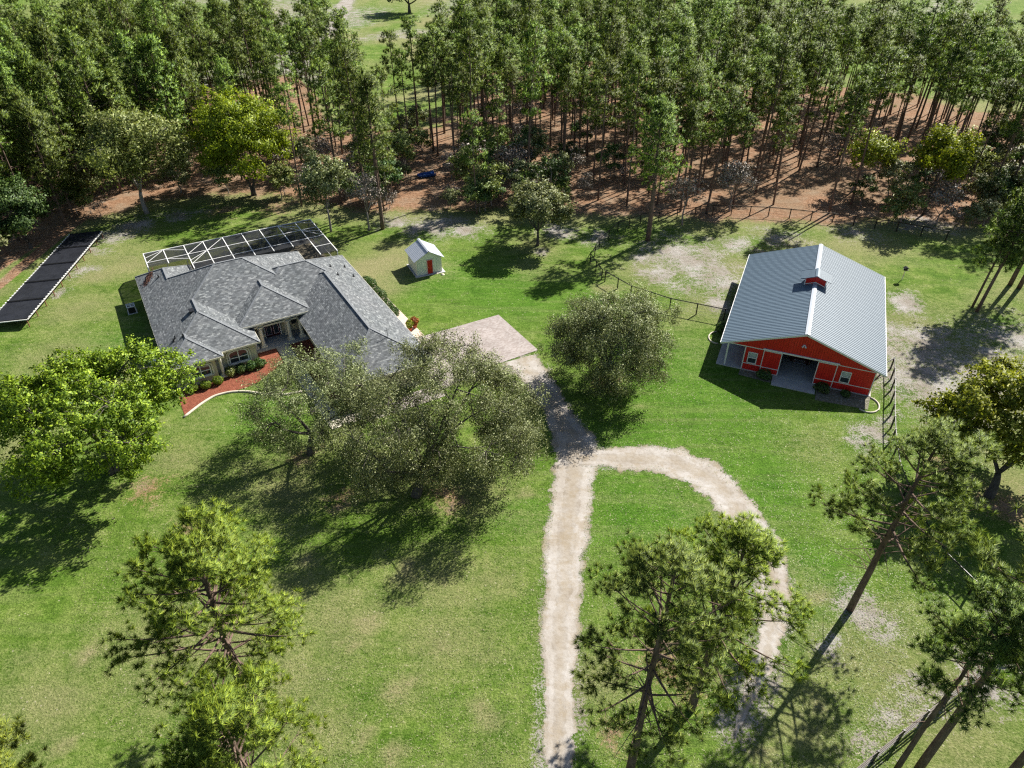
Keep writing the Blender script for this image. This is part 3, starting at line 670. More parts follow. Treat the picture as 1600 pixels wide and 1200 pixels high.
for v in (-1.6, 1.2, 4.0):
    us = [u for u in U if cend(u) > v + .2] if v > -1.6 else U
    if len(us) > 1: B().beam(hp(us[0], v, ZT - .02), hp(us[-1], v, ZT - .02), .07, .07).build('purlin', M['white'], cage)
B().beam(hp(U[0], VM, ZT), hp(U[-1], VM, ZT), .08, .09).build('purlin', M['white'], cage)
B().beam(hp(U[0], VB, ZE), hp(U[-1], VB, ZE), .08, .09).build('eave_rail', M['white'], cage)
B().beam(hp(U[0], VB, 1.2), hp(U[-1], VB, 1.2), .06, .06).build('chair_rail', M['white'], cage)
for u_, e in ((U[-1], 6.2), (U[0], -.3)):
    for k in range(4):
        v = VM + (e - VM) * k / 3.0
        B().beam(hp(u_, v, .05), hp(u_, v, cz(v) - .05), .08, .08).build('post', M['white'], cage)
    B().beam(hp(u_, VB, 1.2), hp(u_, e, 1.2), .06, .06).build('chair_rail', M['white'], cage)
for (ua, va, ub, vb) in ((0, -1.6, 1, VM), (0, -3, 1, VM), (1, -1.6, 2, -.4), (1, VM, 2, -3), (3, VM, 2, -1.6), (4, VM, 3, -1.6), (3, -1.6, 2, 0.2), (3, -1.6, 2, 1.2), (7, VM, 8, -1.6), (7, VM, 8, -2.8), (8, -1.6, 9, 1.2), (8, -1.6, 9, -.2), (8, VM, 9, -3)):
    B().beam(hp(U[ua], va, ZT - .03), hp(U[ub], vb, ZT - .03), .055, .055).build('brace', M['white'], cage)
for a, c in zip(U[:-1], U[1:]):
    e = min(cend(a), cend(c)); vs_ = [VM, -1.6] + [v for v in (1.2, 4.0) if v < e - .3] + [e]
    for v0, v1 in zip(vs_, vs_[1:]): B().add([hp(a + .05, v0, ZT - .012), hp(c - .05, v0, ZT - .012), hp(c - .05, v1, ZT - .012), hp(a + .05, v1, ZT - .012)], [(0, 1, 2, 3)]).build('screen_panel', M['screen'], cage)
    B().add([hp(a + .05, VB, ZE), hp(c - .05, VB, ZE), hp(c - .05, VM, ZT - .012), hp(a + .05, VM, ZT - .012)], [(0, 1, 2, 3)]).build('screen_panel', M['screen'], cage)
    B().add([hp(a + .05, VB, .05), hp(c - .05, VB, .05), hp(c - .05, VB, ZE), hp(a + .05, VB, ZE)], [(0, 1, 2, 3)]).build('screen_panel', M['screen'], cage)
for u_, e in ((U[-1], 6.2), (U[0], -.3)):
    B().add([hp(u_, VB, .05), hp(u_, e, .05), hp(u_, e, ZT - .06), hp(u_, VM, ZT - .03), hp(u_, VB, ZE)], [(0, 1, 2, 3, 4)]).build('screen_panel', M['screen'], cage)
deck = B().prism([hp(1.6, -5.8)[:2], hp(1.6, 3.2)[:2], hp(21.6, 6.9)[:2], hp(21.8, -5.8)[:2]], 0, .05)
struct(deck.build('pool_deck', plain('pool_deck', (0.24, 0.21, 0.15), .9, .25, .6), None, loc=HO, rz=HRZ))
pw = NT('pool_water'); pw.bump(pw.noise(3, 2, .5, pw.coord()), .15, .03); pw.out((0.02, 0.09, 0.11), 0.05, 0, .6)
cop = B()
for a, b_, c, d in ((8.6, 16.9, -2.9, -2.5), (8.6, 16.9, 1.2, 1.75), (8.6, 9.0, -2.5, 1.2), (16.5, 16.9, -2.5, 1.2)): cop.box(a, b_, -d, -c, .03, .16)
cop.box(13.2, 14.6, -2.6, -1.75, .03, .55)
tag(cop.build('pool_coping', M['kerb'], None, loc=HO, rz=HRZ), 'pale raised coping around the pool inside the screen enclosure', 'coping')
struct(B().prism([hp(9, -2.5)[:2], hp(9, 1.2)[:2], hp(16.5, 1.2)[:2], hp(16.5, -2.5)[:2]], .02, .056).build('pool_water', pw.m, None, loc=HO, rz=HRZ))

# walks, beds and kerb in the front yard
def hpoly(pts): return [(p[0], -p[1]) for p in pts]
def hstruct(name, pts, z0, z1, mat): return struct(B().prism(hpoly(pts)[::-1], z0, z1).build(name, mat, None, loc=HO, rz=HRZ))
hstruct('paver_driveway', [(21.9, 24.0), (33.45, 24.2), (33.45, 32.4), (28.1, 32.5), (21.9, 33.6)], 0, .045, M['pavers'])
hstruct('paver_apron', [(14.2, 32.6), (21.9, 32.6), (21.9, 34.6), (14.2, 34.6)], 0, .041, M['pavers'])
hstruct('front_walk', [(10.45, 18.5), (11.75, 18.5), (11.9, 24), (12.3, 32.6), (14.2, 32.6), (14.2, 34.0), (11.1, 34.0), (10.6, 24)], 0, .05, plain('pale_walk', (0.50, 0.46, 0.38), .9, .2, 2))
bed = hstruct('mulch_bed', [(0.3, 21.2), (4.6, 21.2), (4.6, 20.3), (8.5, 20.3), (8.5, 18.4), (10.4, 18.4), (10.4, 21.5), (8.6, 22.6), (7.2, 23.6), (6, 23.9), (4.6, 23.7), (3.2, 23.6), (1.9, 24.2), (0.3, 25.4)], 0, .03, M['mulch'])
hstruct('side_mulch_bed', [(11.85, 18.5), (13.9, 18.5), (13.9, 31.5), (12.35, 31.5), (12.0, 24)], 0, .03, M['mulch'])
hstruct('garden_strip', [(22.2, 9), (24.2, 9), (24.6, 23.9), (22.2, 23.9)], 0, .022, plain('pale_gravel', (0.55, 0.44, 0.36), .95, .25, 3, bump=.4))
kp = np.array([(0.2, 25.6), (1.9, 24.35), (3.2, 23.7), (4.6, 23.8), (6.0, 24.5), (7.5, 26.0), (9.0, 26.9), (10.5, 27.2)])
tq = np.linspace(0, len(kp) - 1, 40); kc = np.stack([np.interp(tq, range(len(kp)), kp[:, 0]), np.interp(tq, range(len(kp)), kp[:, 1])], 1)
for _ in range(3): kc[1:-1] = (kc[:-2] + 2 * kc[1:-1] + kc[2:]) / 4
b = B(); b.tube([hp(u, v, .05) for u, v in kc], .12, 8); tag(b.build('garden_kerb', M['kerb'], None, True, loc=HO, rz=HRZ), 'pale curved concrete kerb around the red mulch bed by the house', 'kerb')

# ------------------------------------------------------------------ leaf clouds
def leaf_cloud(b, cen, nrm, size, rng, aspect=0.5, vn=None):
    """one small quad per leaf: cen Nx3, nrm Nx3 rough normals, size N"""
    n = len(cen); nrm = nrm / (np.linalg.norm(nrm, axis=1)[:, None] + 1e-9)
    a = np.cross(nrm, rng.normal(size=(n, 3))); a /= np.linalg.norm(a, axis=1)[:, None] + 1e-9
    c = np.cross(nrm, a); s = size[:, None]
    v = np.stack([cen - a * s, cen + c * s * aspect, cen + a * s, cen - c * s * aspect], 1).reshape(-1, 3)
    idx = np.arange(4 * n).reshape(-1, 4)
    if vn is not None:
        vn = vn / (np.linalg.norm(vn, axis=1)[:, None] + 1e-9); fl = np.sum(-nrm * vn, 1) < 0; idx[fl] = idx[fl][:, ::-1]
        b.vn = np.repeat(vn, 4, 0)
    b.arr(v, idx)
def ball_pts(rng, n): 
    v = rng.normal(size=(n, 3)); v /= np.linalg.norm(v, axis=1)[:, None]; return v
def bezier(p0, p1, p2, n=6):
    t = np.linspace(0, 1, n)[:, None]; return (1 - t) ** 2 * p0 + 2 * t * (1 - t) * p1 + t * t * p2

def broadleaf(seed, h, cr, cz0, trunk_h, nlimb, nclump, nleaf, leaf, rt, clump_r, flat=0.75, hollow=0.45, gap=0.0, off=(0, 0), droop=0.0, multi=1, squash=0.8, sub=3, lobe=.34):
    """tapered trunk, curved limbs to clumps spread through the crown volume, leaves around the twigs"""
    rng = np.random.default_rng(seed); tb, cb = B(), B()
    top = np.array([off[0] * .3, off[1] * .3, trunk_h])
    cc = np.array([off[0], off[1], (cz0 + h) / 2]); rz = (h - cz0) / 2
    stems = []
    for k in range(multi):
        a = 6.28 * k / multi + rng.uniform(0, 1); sp = 0.0 if multi == 1 else 0.8
        t2 = top + sp * np.array([math.cos(a), math.sin(a), 0])
        tb.tube(bezier(np.array([0.25 * sp * math.cos(a), 0.25 * sp * math.sin(a), -.1]), (top * .5 + [rng.normal(0, .15), rng.normal(0, .15), 0]), t2, 6), np.linspace(rt * (1.35 if multi == 1 else .8), rt * .75 * (1 if multi == 1 else .7), 6), 9)
        stems.append(t2)
    # limbs spread over the crown by the golden angle; each carries one lobe of foliage
    limbs, lobes = [], []
    ph = rng.uniform(0, 6.28)
    for k in range(nlimb):
        q = (k + .5) / nlimb; a = ph + k * 2.39996 + rng.normal(0, .15); sz = 1 - q * (1 + .55 * squash)
        rr_ = math.sqrt(max(0.0, 1 - sz * sz)); lump = 1 + .20 * math.sin(3 * a + seed) + .12 * math.sin(5 * a + 2 * seed)
        f_ = rng.uniform(.60, .86)
        e = cc + np.array([math.cos(a) * rr_ * cr * lump, math.sin(a) * rr_ * cr * lump, sz * rz]) * f_
        lobes.append(e)
    # a few main limbs leave the trunk, every other limb forks from the nearest of them
    order = list(rng.permutation(nlimb)); nmain = max(4, nlimb // 7)
    for rank, k in enumerate(order):
        e = lobes[k]
        if rank < nmain: s0 = stems[k % multi]; r0 = rt * rng.uniform(.45, .62)
        else:
            best = min(((np.linalg.norm(pp[j_] - e) + .35 * abs(j_ - 5) * cr / 10, q_, j_) for q_, (pp, _) in enumerate(limbs) for j_ in range(3, 8)), key=lambda z: z[0])
            s0 = limbs[best[1]][0][best[2]]; r0 = min(limbs[best[1]][1] * .6, rt * rng.uniform(.16, .30))
        dl = np.linalg.norm(e - s0)
        m_ = (s0 + e) / 2 + rng.normal(0, dl * .13, 3) + np.array([0, 0, dl * .10])
        p = bezier(s0, m_, e, 10)
        tb.tube(p, np.linspace(r0, r0 * .25, 10), 6); limbs.append((p, r0))
    lobes = np.array(lobes); lr = cr * lobe * rng.uniform(.75, 1.25, len(lobes))
    ncl = nclump // len(lobes) + 1
    cen = np.repeat(lobes, ncl, 0) + ball_pts(rng, ncl * len(lobes)) * (rng.random(ncl * len(lobes)) ** .45)[:, None] * np.repeat(lr, ncl)[:, None] * np.array([1, 1, .68])
    nclump = len(cen)
    LP = np.concatenate([p[2:] for p, _ in limbs])
    for c in cen:
        k = np.argmin(np.linalg.norm(LP - c, axis=1)); s = LP[k]; d = np.linalg.norm(c - s)
        mid = (s + c) / 2 + rng.normal(0, .08 * d + .02, 3) + np.array([0, 0, .10 * d])
        r0 = min(.05 * rt + .018 * d, rt * .3)
        pth = bezier(s, mid, c, 5); tb.tube(pth, np.linspace(r0, r0 * .3, 5), 4, False)
    # secondary twig centres
    sc_ = np.repeat(cen, sub, 0); sc_ = sc_ + rng.normal(size=sc_.shape) * clump_r * np.array([.75, .75, .5])
    per = max(1, nleaf // len(sc_)); cl = np.repeat(sc_, per, 0)
    wgt = np.repeat(rng.uniform(.5, 1.25, len(sc_)), per)[:, None]
    p = cl + rng.normal(size=cl.shape) * clump_r * np.array([.46, .46, .46 * flat]) * wgt
    if droop: p[:, 2] -= rng.exponential(droop, len(p))
    keep = rng.random(len(p)) > gap; p = p[keep]
    pz = p[:, 2] > .25; p = p[pz]
    nr = rng.normal(size=p.shape) * .9 + (p - cc) / cr * .5 + np.array([0, 0, .55])
    ow = (p - cl[keep][pz]) / clump_r * .9 + (p - cc) / np.array([cr, cr, rz]) * .35 + nr * .30
    leaf_cloud(cb, p, nr, leaf * rng.uniform(.6, 1.25, len(p)), rng, vn=ow)
    return tb, cb

def pine(seed, h, cb0, cr, nb, ntw, ntf, nneed, nl, nw, rt=0.2, lean=(0, 0), dead=6, tw=(.38, .98), spread=.34):
    """straight trunk, whorled limbs, needle tufts at the twig ends"""
    rng = np.random.default_rng(seed); tb, cb = B(), B()
    zs = np.linspace(-.1, h * .985, 12); f = np.clip(zs / h, 0, 1)
    wob = np.stack([np.cumsum(rng.normal(0, .045, 12)), np.cumsum(rng.normal(0, .045, 12))], 1) * h / 18
    tr = np.stack([lean[0] * f + wob[:, 0] * f, lean[1] * f + wob[:, 1] * f, zs], 1)
    tb.tube(tr, rt * (1.12 - f) ** .8 + .015, 8)
    def at(z): return np.array([np.interp(z, zs, tr[:, 0]), np.interp(z, zs, tr[:, 1]), z])
    T, D = [], []
    for k in range(nb):
        qv = (k + rng.uniform(0, 1)) / nb; z = h * (cb0 + (1 - cb0) * qv * .97)
        prof = (1 - qv) ** .55 * (.62 + .38 * min(1, qv / .3))
        L = cr * prof * rng.uniform(.38, 1.2) + .3
        a = k * 2.4 + rng.normal(0, .4); el = -.05 + .85 * qv ** 1.3 + rng.normal(0, .12)
        d = np.array([math.cos(a) * math.cos(el), math.sin(a) * math.cos(el), math.sin(el)])
        p0 = at(z); p2 = p0 + d * L + np.array([0, 0, .16 * L]); p1 = p0 + d * L * .55 - np.array([0, 0, .04 * L])
        path = bezier(p0, p1, p2, 6); r0 = .018 + .016 * L
        tb.tube(path, np.linspace(r0, .012, 6), 4, False)
        for j in range(ntw + 1):
            tt = 1.0 if j == ntw else rng.uniform(*tw)
            s = path[min(5, int(tt * 5))]
            if j < ntw:
                side = np.cross(d, [0, 0, 1]) * rng.choice([-1, 1]); td = d * .6 + side * rng.uniform(.3, .9) + np.array([0, 0, rng.uniform(0, .6)])
                td /= np.linalg.norm(td); Lt = (.16 * L + .28) * rng.uniform(.6, 1.3); e = s + td * Lt
                tb.tube([s, (s + e) / 2 + [0, 0, -.02], e], [.018, .014, .008], 3, False)
            else: e = s; td = d
            for _ in range(ntf):
                o = rng.normal(size=3) * spread; o[2] *= .7
                T.append(e + o); D.append(td * .7 + o * .8 + np.array([0, 0, .55]))
    for _ in range(dead):
        z = h * rng.uniform(cb0 * .55, cb0 * 1.15); a = rng.uniform(0, 6.28); L = rng.uniform(.5, 1.0) * cr * .55
        p0 = at(z); d = np.array([math.cos(a), math.sin(a), rng.uniform(-.25, .2)])
        tb.tube(bezier(p0, p0 + d * L * .5, p0 + d * L + [0, 0, -.1 * L], 5), np.linspace(.035, .01, 5), 4, False)
    T = np.array(T); D = np.array(D); D /= np.linalg.norm(D, axis=1)[:, None] + 1e-9
    n = len(T); base = np.repeat(T, nneed, 0)
    nd = np.repeat(D, nneed, 0) * .75 + rng.normal(size=(n * nneed, 3)) * .62; nd /= np.linalg.norm(nd, axis=1)[:, None]
    ln = nl * rng.uniform(.65, 1.1, n * nneed)[:, None]
    sd = np.cross(nd, rng.normal(size=nd.shape)); sd /= np.linalg.norm(sd, axis=1)[:, None] + 1e-9
    base = base + nd * .03
    v = np.stack([base + sd * nw * .5, base - sd * nw * .5, base + nd * ln], 1).reshape(-1, 3)
    vn = nd * .9 + np.repeat(D, nneed, 0) * .45 + np.repeat((T - np.array([lean[0] * .5, lean[1] * .5, h * (cb0 + 1) / 2])) / np.array([cr, cr, h * (1 - cb0) / 2]), nneed, 0) * .35
    vn /= np.linalg.norm(vn, axis=1)[:, None] + 1e-9
    gn = np.cross(v[1::3] - v[0::3], v[2::3] - v[0::3]); fl = np.sum(gn * vn, 1) < 0
    idx = np.arange(3 * n * nneed).reshape(-1, 3); idx[fl] = idx[fl][:, ::-1]
    cb.arr(v, idx); cb.vn = np.repeat(vn, 3, 0)
    return tb, cb

def plant_tree(name, label, cat, loc, parts, bark, leaf, group=None, rz=0):
    r = thing(name, label, cat, (loc[0], loc[1], 0), rz, group)
    parts[0].build('trunk', M[bark], r, True); parts[1].build('crown', M[leaf], r)
    return r

# ------------------------------------------------------------------ barn
th = R(-22.6)
BO = (20.30, 58.19, 0)
barn = thing('barn', 'red barn with ribbed grey metal roof and open sliding doors', 'barn', BO, th)
BW, BL, BE, BR = 14.85, 20.9, 2.62, 5.25
def bz(x): return BE + (BR - BE) * (1 - abs(x - BW / 2) / (BW / 2))
# metal roof sheets, one object per sheet
pitch = math.atan2(BR - BE, BW / 2); slen = math.hypot(BR - BE, BW / 2)
def roof_sheet(w, L, rib=0.305, th_=0.02, rh=0.032):
    """a ribbed sheet: y along the ridge (0..w), x down the slope (0..L)"""
    ys, zs = [0.0], [0.0]; y_ = rib * .5
    while y_ < w - .03:
        ys += [y_ - .035, y_ - .012, y_ + .012, y_ + .035]; zs += [0, rh, rh, 0]; y_ += rib
    ys.append(w); zs.append(0.0)
    n = len(ys); b = B()
    v = [(0, a, c) for a, c in zip(ys, zs)] + [(L, a, c) for a, c in zip(ys, zs)]
    b.add(v, [(k, n + k, n + k + 1, k + 1) for k in range(n - 1)])
    b.add([(0, 0, -th_), (0, w, -th_), (L, w, -th_), (L, 0, -th_)], [(0, 1, 2, 3)])
    b.add([(L, 0, -th_), (L, w, -th_), (L, w, .002), (L, 0, .002)], [(0, 1, 2, 3)])
    return b
ns = 22; sw = BL / ns
sheet_me = roof_sheet(sw, slen).mesh('roof_sheet', M['barnroof'])
for side in (0, 1):
    for k in range(ns):
        o = link('roof_sheet', sheet_me, barn)
        if side: o.matrix_local = Matrix.Translation((BW / 2, k * sw, BR)) @ Matrix.Rotation(pitch, 4, 'Y')
        else: o.matrix_local = Matrix.Translation((BW / 2, (k + 1) * sw, BR)) @ Matrix.Rotation(math.pi, 4, 'Z') @ Matrix.Rotation(pitch, 4, 'Y')
        o.location.z += 0.001 * (k % 2)
cap = B()
for s in (-1, 1): cap.slab([(BW / 2, -.03, BR + .06), (BW / 2 + s * .22, -.03, BR - .015), (BW / 2 + s * .22, BL + .03, BR - .015), (BW / 2, BL + .03, BR + .06)], (0, 0, .012))
cap.build('ridge_cap', M['shedroof'], barn)
for yy in (0.03, BL - .03):
    b = B()
    for s in (-1, 1): b.beam((BW / 2, yy, BR - .10), (BW / 2 + s * BW / 2, yy, BE - .10), .05, .17)
    b.build('gable_trim', M['steel'] if 'steel' in M else M['white'], barn)
for s in (0, 1): B().beam((s * BW, 0, BE - .05), (s * BW, BL, BE - .05), .09, .11).build('gutter', M['white'], barn)
# walls
X0, X1, Y0, Y1 = 2.35, 14.05, 0.16, BL - .3
def roof_in(x): return bz(x) - .16
def front(name, y_, t_, spans, gable=True):
    b = B()
    for a, c in spans: b.box(a, c, y_, y_ + t_, 0, 2.70 if c < 13 else 2.60)
    return b.build(name, M['red'], barn)
FW = 2.60
b = B(); b.box(X0, 5.75, Y0, Y0 + .12, 0, FW); b.build('front_wall', M['red'], barn)
b = B(); b.box(9.0, X1, Y0, Y0 + .12, 0, FW); b.build('front_wall', M['red'], barn)
def gable(y_, t_):
    pts = [(0.72, FW + .004), (14.1, FW + .004), (14.1, roof_in(14.1)), (BW / 2, roof_in(BW / 2)), (0.72, roof_in(.72))]
    return B().slab([(p[0], y_, p[1]) for p in pts], (0, t_, 0)).build('gable_wall', M['red'], barn)
gable(Y0 + .004, .11); gable(Y1 - .12, .11)
B().box(X1 - .12, X1, Y0 + .125, Y1 - .13, 0, FW - .01).build('side_wall', M['red'], barn)
B().box(X0, X0 + .12, Y0 + .125, Y1 - .13, 0, FW + .05).build('side_wall', M['red'], barn)
B().box(X0, X1, Y1 - .12, Y1, 0, FW).build('back_wall', M['red'], barn)
struct(B().prism([(-.05, .05), (14.2, .05), (14.2, BL - .1), (-.05, BL - .1)], 0, .07).build('barn_slab', M['concrete'], None, loc=BO, rz=th))
struct(B().prism([(5.4, -1.55), (9.35, -1.55), (9.35, .045), (5.4, .045)], 0, .055).build('barn_apron', M['concrete'], None, loc=BO, rz=th))
# sliding doors, rail, trim, windows
def sdoor(x0, x1):
    d = B().box(x0, x1, Y0 - .09, Y0 - .04, .12, 2.66).build('sliding_door', M['red'], barn)
    f = B()
    for a in (x0, x1 - .07): f.box(a, a + .07, Y0 - .105, Y0 - .091, .12, 2.66)
    for z in (.12, .74, 2.59): f.box(x0 + .07, x1 - .07, Y0 - .104, Y0 - .091, z, z + .07)
    f.build('door_trim', M['white'], d)
sdoor(4.08, 5.78); sdoor(9.0, 10.72)
B().box(3.98, 10.85, Y0 - .13, Y0 - .015, 2.70, 2.84).build('door_rail', M['white'], barn)
tr = B()
for x_, c in ((X0 + .002, 2.6), (X1 - .08, 2.55)): tr.box(x_ - .01, x_ + .08, Y0 - .03, Y0 - .004, 0, c)
tr.build('corner_trim', M['white'], barn)
B().box(X0 + .09, 4.07, Y0 - .025, Y0 - .004, .74, .81).build('belt_trim', M['white'], barn)
B().box(10.73, X1 - .09, Y0 - .025, Y0 - .004, .74, .81).build('belt_trim', M['white'], barn)
B().box(0.75, 3.97, Y0 - .02, Y0, 2.62, 2.70).build('belt_trim', M['white'], barn)
B().box(10.86, X1, Y0 - .02, Y0, 2.60, 2.67).build('belt_trim', M['white'], barn)
def bwin(xc):
    w = B().box(xc - .36, xc + .36, Y0 - .03, Y0 - .003, 0.95, 2.05).build('window', M['glass'], barn)
    f = B()
    for a in (xc - .44, xc + .36): f.box(a, a + .08, Y0 - .06, Y0 - .004, .87, 2.13)
    for z in (.87, 1.47, 2.05): f.box(xc - .36, xc + .36, Y0 - .055, Y0 - .004, z, z + .08)
    f.build('frame', M['white'], w)
    B().box(xc - .33, xc + .33, Y0 - .036, Y0 - .031, 1.57, 2.03).build('blind', plain('pale_blind', (.42, .46, .46), .6), w)
bwin(3.18); bwin(11.62)
for x_, y_ in ((.75, .25), (.75, 5.2), (.75, 10.4), (.75, 15.6), (.75, 20.3)): B().box(x_ - .075, x_ + .075, y_ - .075, y_ + .075, .07, 2.65).build('post', M['white'], barn)
# gable flood lamp
fl = B(); fl.box(7.34, 7.54, Y0 - .06, Y0 - .005, 3.95, 4.05).build('flood_light', M['white'], barn)
for s in (-1, 1): B().tube([(7.44 + s * .05, Y0 - .05, 3.98), (7.44 + s * .16, Y0 - .22, 3.86)], [.05, .09], 8).build('flood_light', M['lamp'], barn)
# stall boards in the open side bay
for k in range(6): B().box(X0 - 1.5, X0 - .01, 5.2, 5.25, .25 + k * .24, .46 + k * .24).build('stall_board', M['wood'], barn)
# ridge cupola
cw0, cw1, cy0, cy1, cz0, cz1, chr_ = 6.40, 8.44, 10.75, 12.05, 5.58, 5.78, 6.14
cu = B(); pts = [(cw0, 4.7), (cw1, 4.7), (cw1, cz1 - .10), (BW / 2, chr_ - .02), (cw0, cz1 - .10)]
cu.slab([(p[0], cy0, p[1]) for p in pts], (0, cy1 - cy0, 0)); cup = cu.build('cupola', M['red'], barn)
b = B()
for x_ in (cw0 - .02, cw1 - .06): b.box(x_, x_ + .08, cy0 - .03, cy0 - .003, 4.7, cz1 - .10)
b.slab([(cw0 + .06, cy0 - .03, 4.98), (BW / 2, cy0 - .03, 5.34), (BW / 2, cy0 - .03, 5.42), (cw0 + .06, cy0 - .03, 5.06)], (0, .027, 0))
b.slab([(cw1 - .06, cy0 - .03, 4.98), (BW / 2, cy0 - .03, 5.34), (BW / 2, cy0 - .03, 5.42), (cw1 - .06, cy0 - .03, 5.06)], (0, .027, 0))
b.build('cupola_trim', M['white'], cup)
b = B()
for s in (-1, 1):
    b.slab([(BW / 2, cy0 - .35, chr_), (BW / 2 + s * 1.5, cy0 - .35, chr_ - .52), (BW / 2 + s * 1.5, cy1 + .3, chr_ - .52), (BW / 2, cy1 + .3, chr_)], (0, 0, .05))
    for k in range(9):
        y_ = cy0 - .3 + k * .235; b.beam((BW / 2, y_, chr_ + .055), (BW / 2 + s * 1.5, y_, chr_ - .465), .03, .03)
b.build('cupola_roof', M['barnroof'], cup)
b = B()
for s in (-1, 1): b.slab([(BW / 2, cy0 - .38, chr_ + .11), (BW / 2 + s * .2, cy0 - .38, chr_ + .04), (BW / 2 + s * .2, cy1 + .32, chr_ + .04), (BW / 2, cy1 + .32, chr_ + .11)], (0, 0, .012))
b.build('ridge_cap', M['barnroof'], cup)

# parked car inside the barn
car = thing('parked_car', 'dark parked car with chrome grille inside the barn doorway', 'car', (0, 0, 0), 0)
car.matrix_world = Matrix.Translation(BO) @ Matrix.Rotation(th, 4, 'Z') @ Matrix.Translation((7.55, 2.75, .07))
def loft(secs, name, mat, parent):
    """secs: list of (y, half width bottom, half width top, z bottom, z top)"""
    b = B(); v = []; n = 10
    for (y_, wb, wt, z0, z1) in secs:
        r_ = .10
        v += [(-wb, y_, z0), (-wb * 1.02, y_, z0 + (z1 - z0) * .4), (-wt, y_, z1 - (z1 - z0) * .12), (-wt * .86, y_, z1), (-wt * .4, y_, z1 + .02),
              (wt * .4, y_, z1 + .02), (wt * .86, y_, z1), (wt, y_, z1 - (z1 - z0) * .12), (wb * 1.02, y_, z0 + (z1 - z0) * .4), (wb, y_, z0)]
    f = [(a * n + k, (a + 1) * n + k, (a + 1) * n + (k + 1) % n, a * n + (k + 1) % n) for a in range(len(secs) - 1) for k in range(n)]
    f += [tuple(range(n)), tuple(range(len(secs) * n - 1, (len(secs) - 1) * n - 1, -1))]
    return b.add(v, f).build(name, mat, parent, False)
loft([(0.0, .70, .66, .32, .72), (.10, .84, .80, .25, .80), (.45, .90, .86, .22, .88), (1.35, .92, .88, .22, .98), (1.6, .92, .88, .22, 1.0), (3.9, .92, .88, .22, 1.02), (4.55, .88, .82, .25, .98), (4.75, .78, .72, .35, .85)], 'body', M['carpaint'], car)
loft([(1.35, .80, .78, .96, 1.0), (2.1, .80, .66, .96, 1.42), (2.6, .80, .64, .96, 1.47), (3.4, .80, .64, .96, 1.45), (4.35, .78, .70, .96, 1.02)], 'cabin', M['glass'], car)
loft([(2.15, .66, .64, 1.40, 1.44), (2.6, .66, .64, 1.42, 1.49), (3.4, .66, .62, 1.40, 1.47)], 'roof', M['carpaint'], car)
for s in (-1, 1):
    B().add([(s * .42, -.012, .60), (s * .74, .06, .62), (s * .76, .12, .76), (s * .42, .02, .70)], [(0, 1, 2, 3) if s > 0 else (3, 2, 1, 0)]).slab([(s * .42, -.015, .60), (s * .74, .05, .62), (s * .76, .10, .76), (s * .42, .0, .70)], (0, .03, 0)).build('headlight', M['lamp'], car)
    for yy in (.95, 3.75):
        w = B().tube([(s * .72, yy, .33), (s * .93, yy, .33)], .33, 18).build('wheel', M['rubber'], car)
        B().tube([(s * .90, yy, .33), (s * .945, yy, .33)], .20, 12).build('rim', M['chrome'], w)
    B().box(s * .98 - .09, s * .98 + .09, 1.5, 1.6, .98, 1.12).build('mirror', M['carpaint'], car)
gr = B().box(-.36, .36, -.03, .01, .50, .68).build('grille', M['dark'], car)
b = B()
for z in (.50, .58, .67): b.box(-.38, .38, -.05, -.031, z, z + .025)
b.build('grille_bar', M['chrome'], gr)
loft([(-.10, .66, .64, .30, .42), (.0, .80, .78, .28, .44)], 'bumper', M['chrome'], car)

# ------------------------------------------------------------------ shed
so = G(652, 432); sth = math.atan2(78.2 - 76.9, -8.5 + 11.4)
shed = thing('garden_shed', 'small pale green shed with white metal roof and red door', 'shed', (so[0], so[1], 0), sth)
SWd, SDp, SEv, SRg = 3.15, 3.35, 2.15, 3.05
struct(B().prism([(-.25, -.35), (SWd + .35, -.35), (SWd + .35, SDp + .2), (-.25, SDp + .2)], 0, .06).build('shed_slab', M['concrete'], None, loc=(so[0], so[1], 0), rz=sth))
sh = B().slab([(0, 0, .06), (SWd, 0, .06), (SWd, 0, SEv), (SWd / 2, 0, SRg - .05), (0, 0, SEv)], (0, SDp, 0)).build('wall', M['shedwall'], shed)
b = B()
for x_ in (-.02, SWd - .08):
    for y_ in (-.02, SDp - .08): b.box(x_, x_ + .10, y_, y_ + .10, .06, SEv - .02)
b.build('corner_trim', M['trim'], shed)
for k in range(1, 10): B().box(.02 + k * SWd / 10.0 - .008, .02 + k * SWd / 10.0 + .008, -.012, -.001, .06, SEv - .05).build('siding_batten', M['shedwall'], shed) if not 3.8 < k < 6.6 else None
for k in range(1, 10): B().box(-.012, -.001, k * SDp / 10.0 - .008, k * SDp / 10.0 + .008, .06, SEv - .05).build('siding_batten', M['shedwall'], shed)
d = B().box(1.36, 1.98, -.05, -.012, .08, 1.85).build('door', M['red_paint'], shed)
B().box(1.28, 1.355, -.06, -.013, .08, 1.93).box(1.985, 2.06, -.06, -.013, .08, 1.93).box(1.355, 1.985, -.06, -.013, 1.855, 1.93).build('door_frame', M['pinkwhite'], d)
B().tube([(1.44, -.05, .95), (1.44, -.11, .95)], .03, 8).build('handle', M['chrome'], d)
spit = math.atan2(SRg - SEv, SWd / 2); sL = math.hypot(SRg - SEv, SWd / 2) + .38
sm = roof_sheet(.96, sL, .32, .02, .025).mesh('roof_sheet', M['shedroof'])
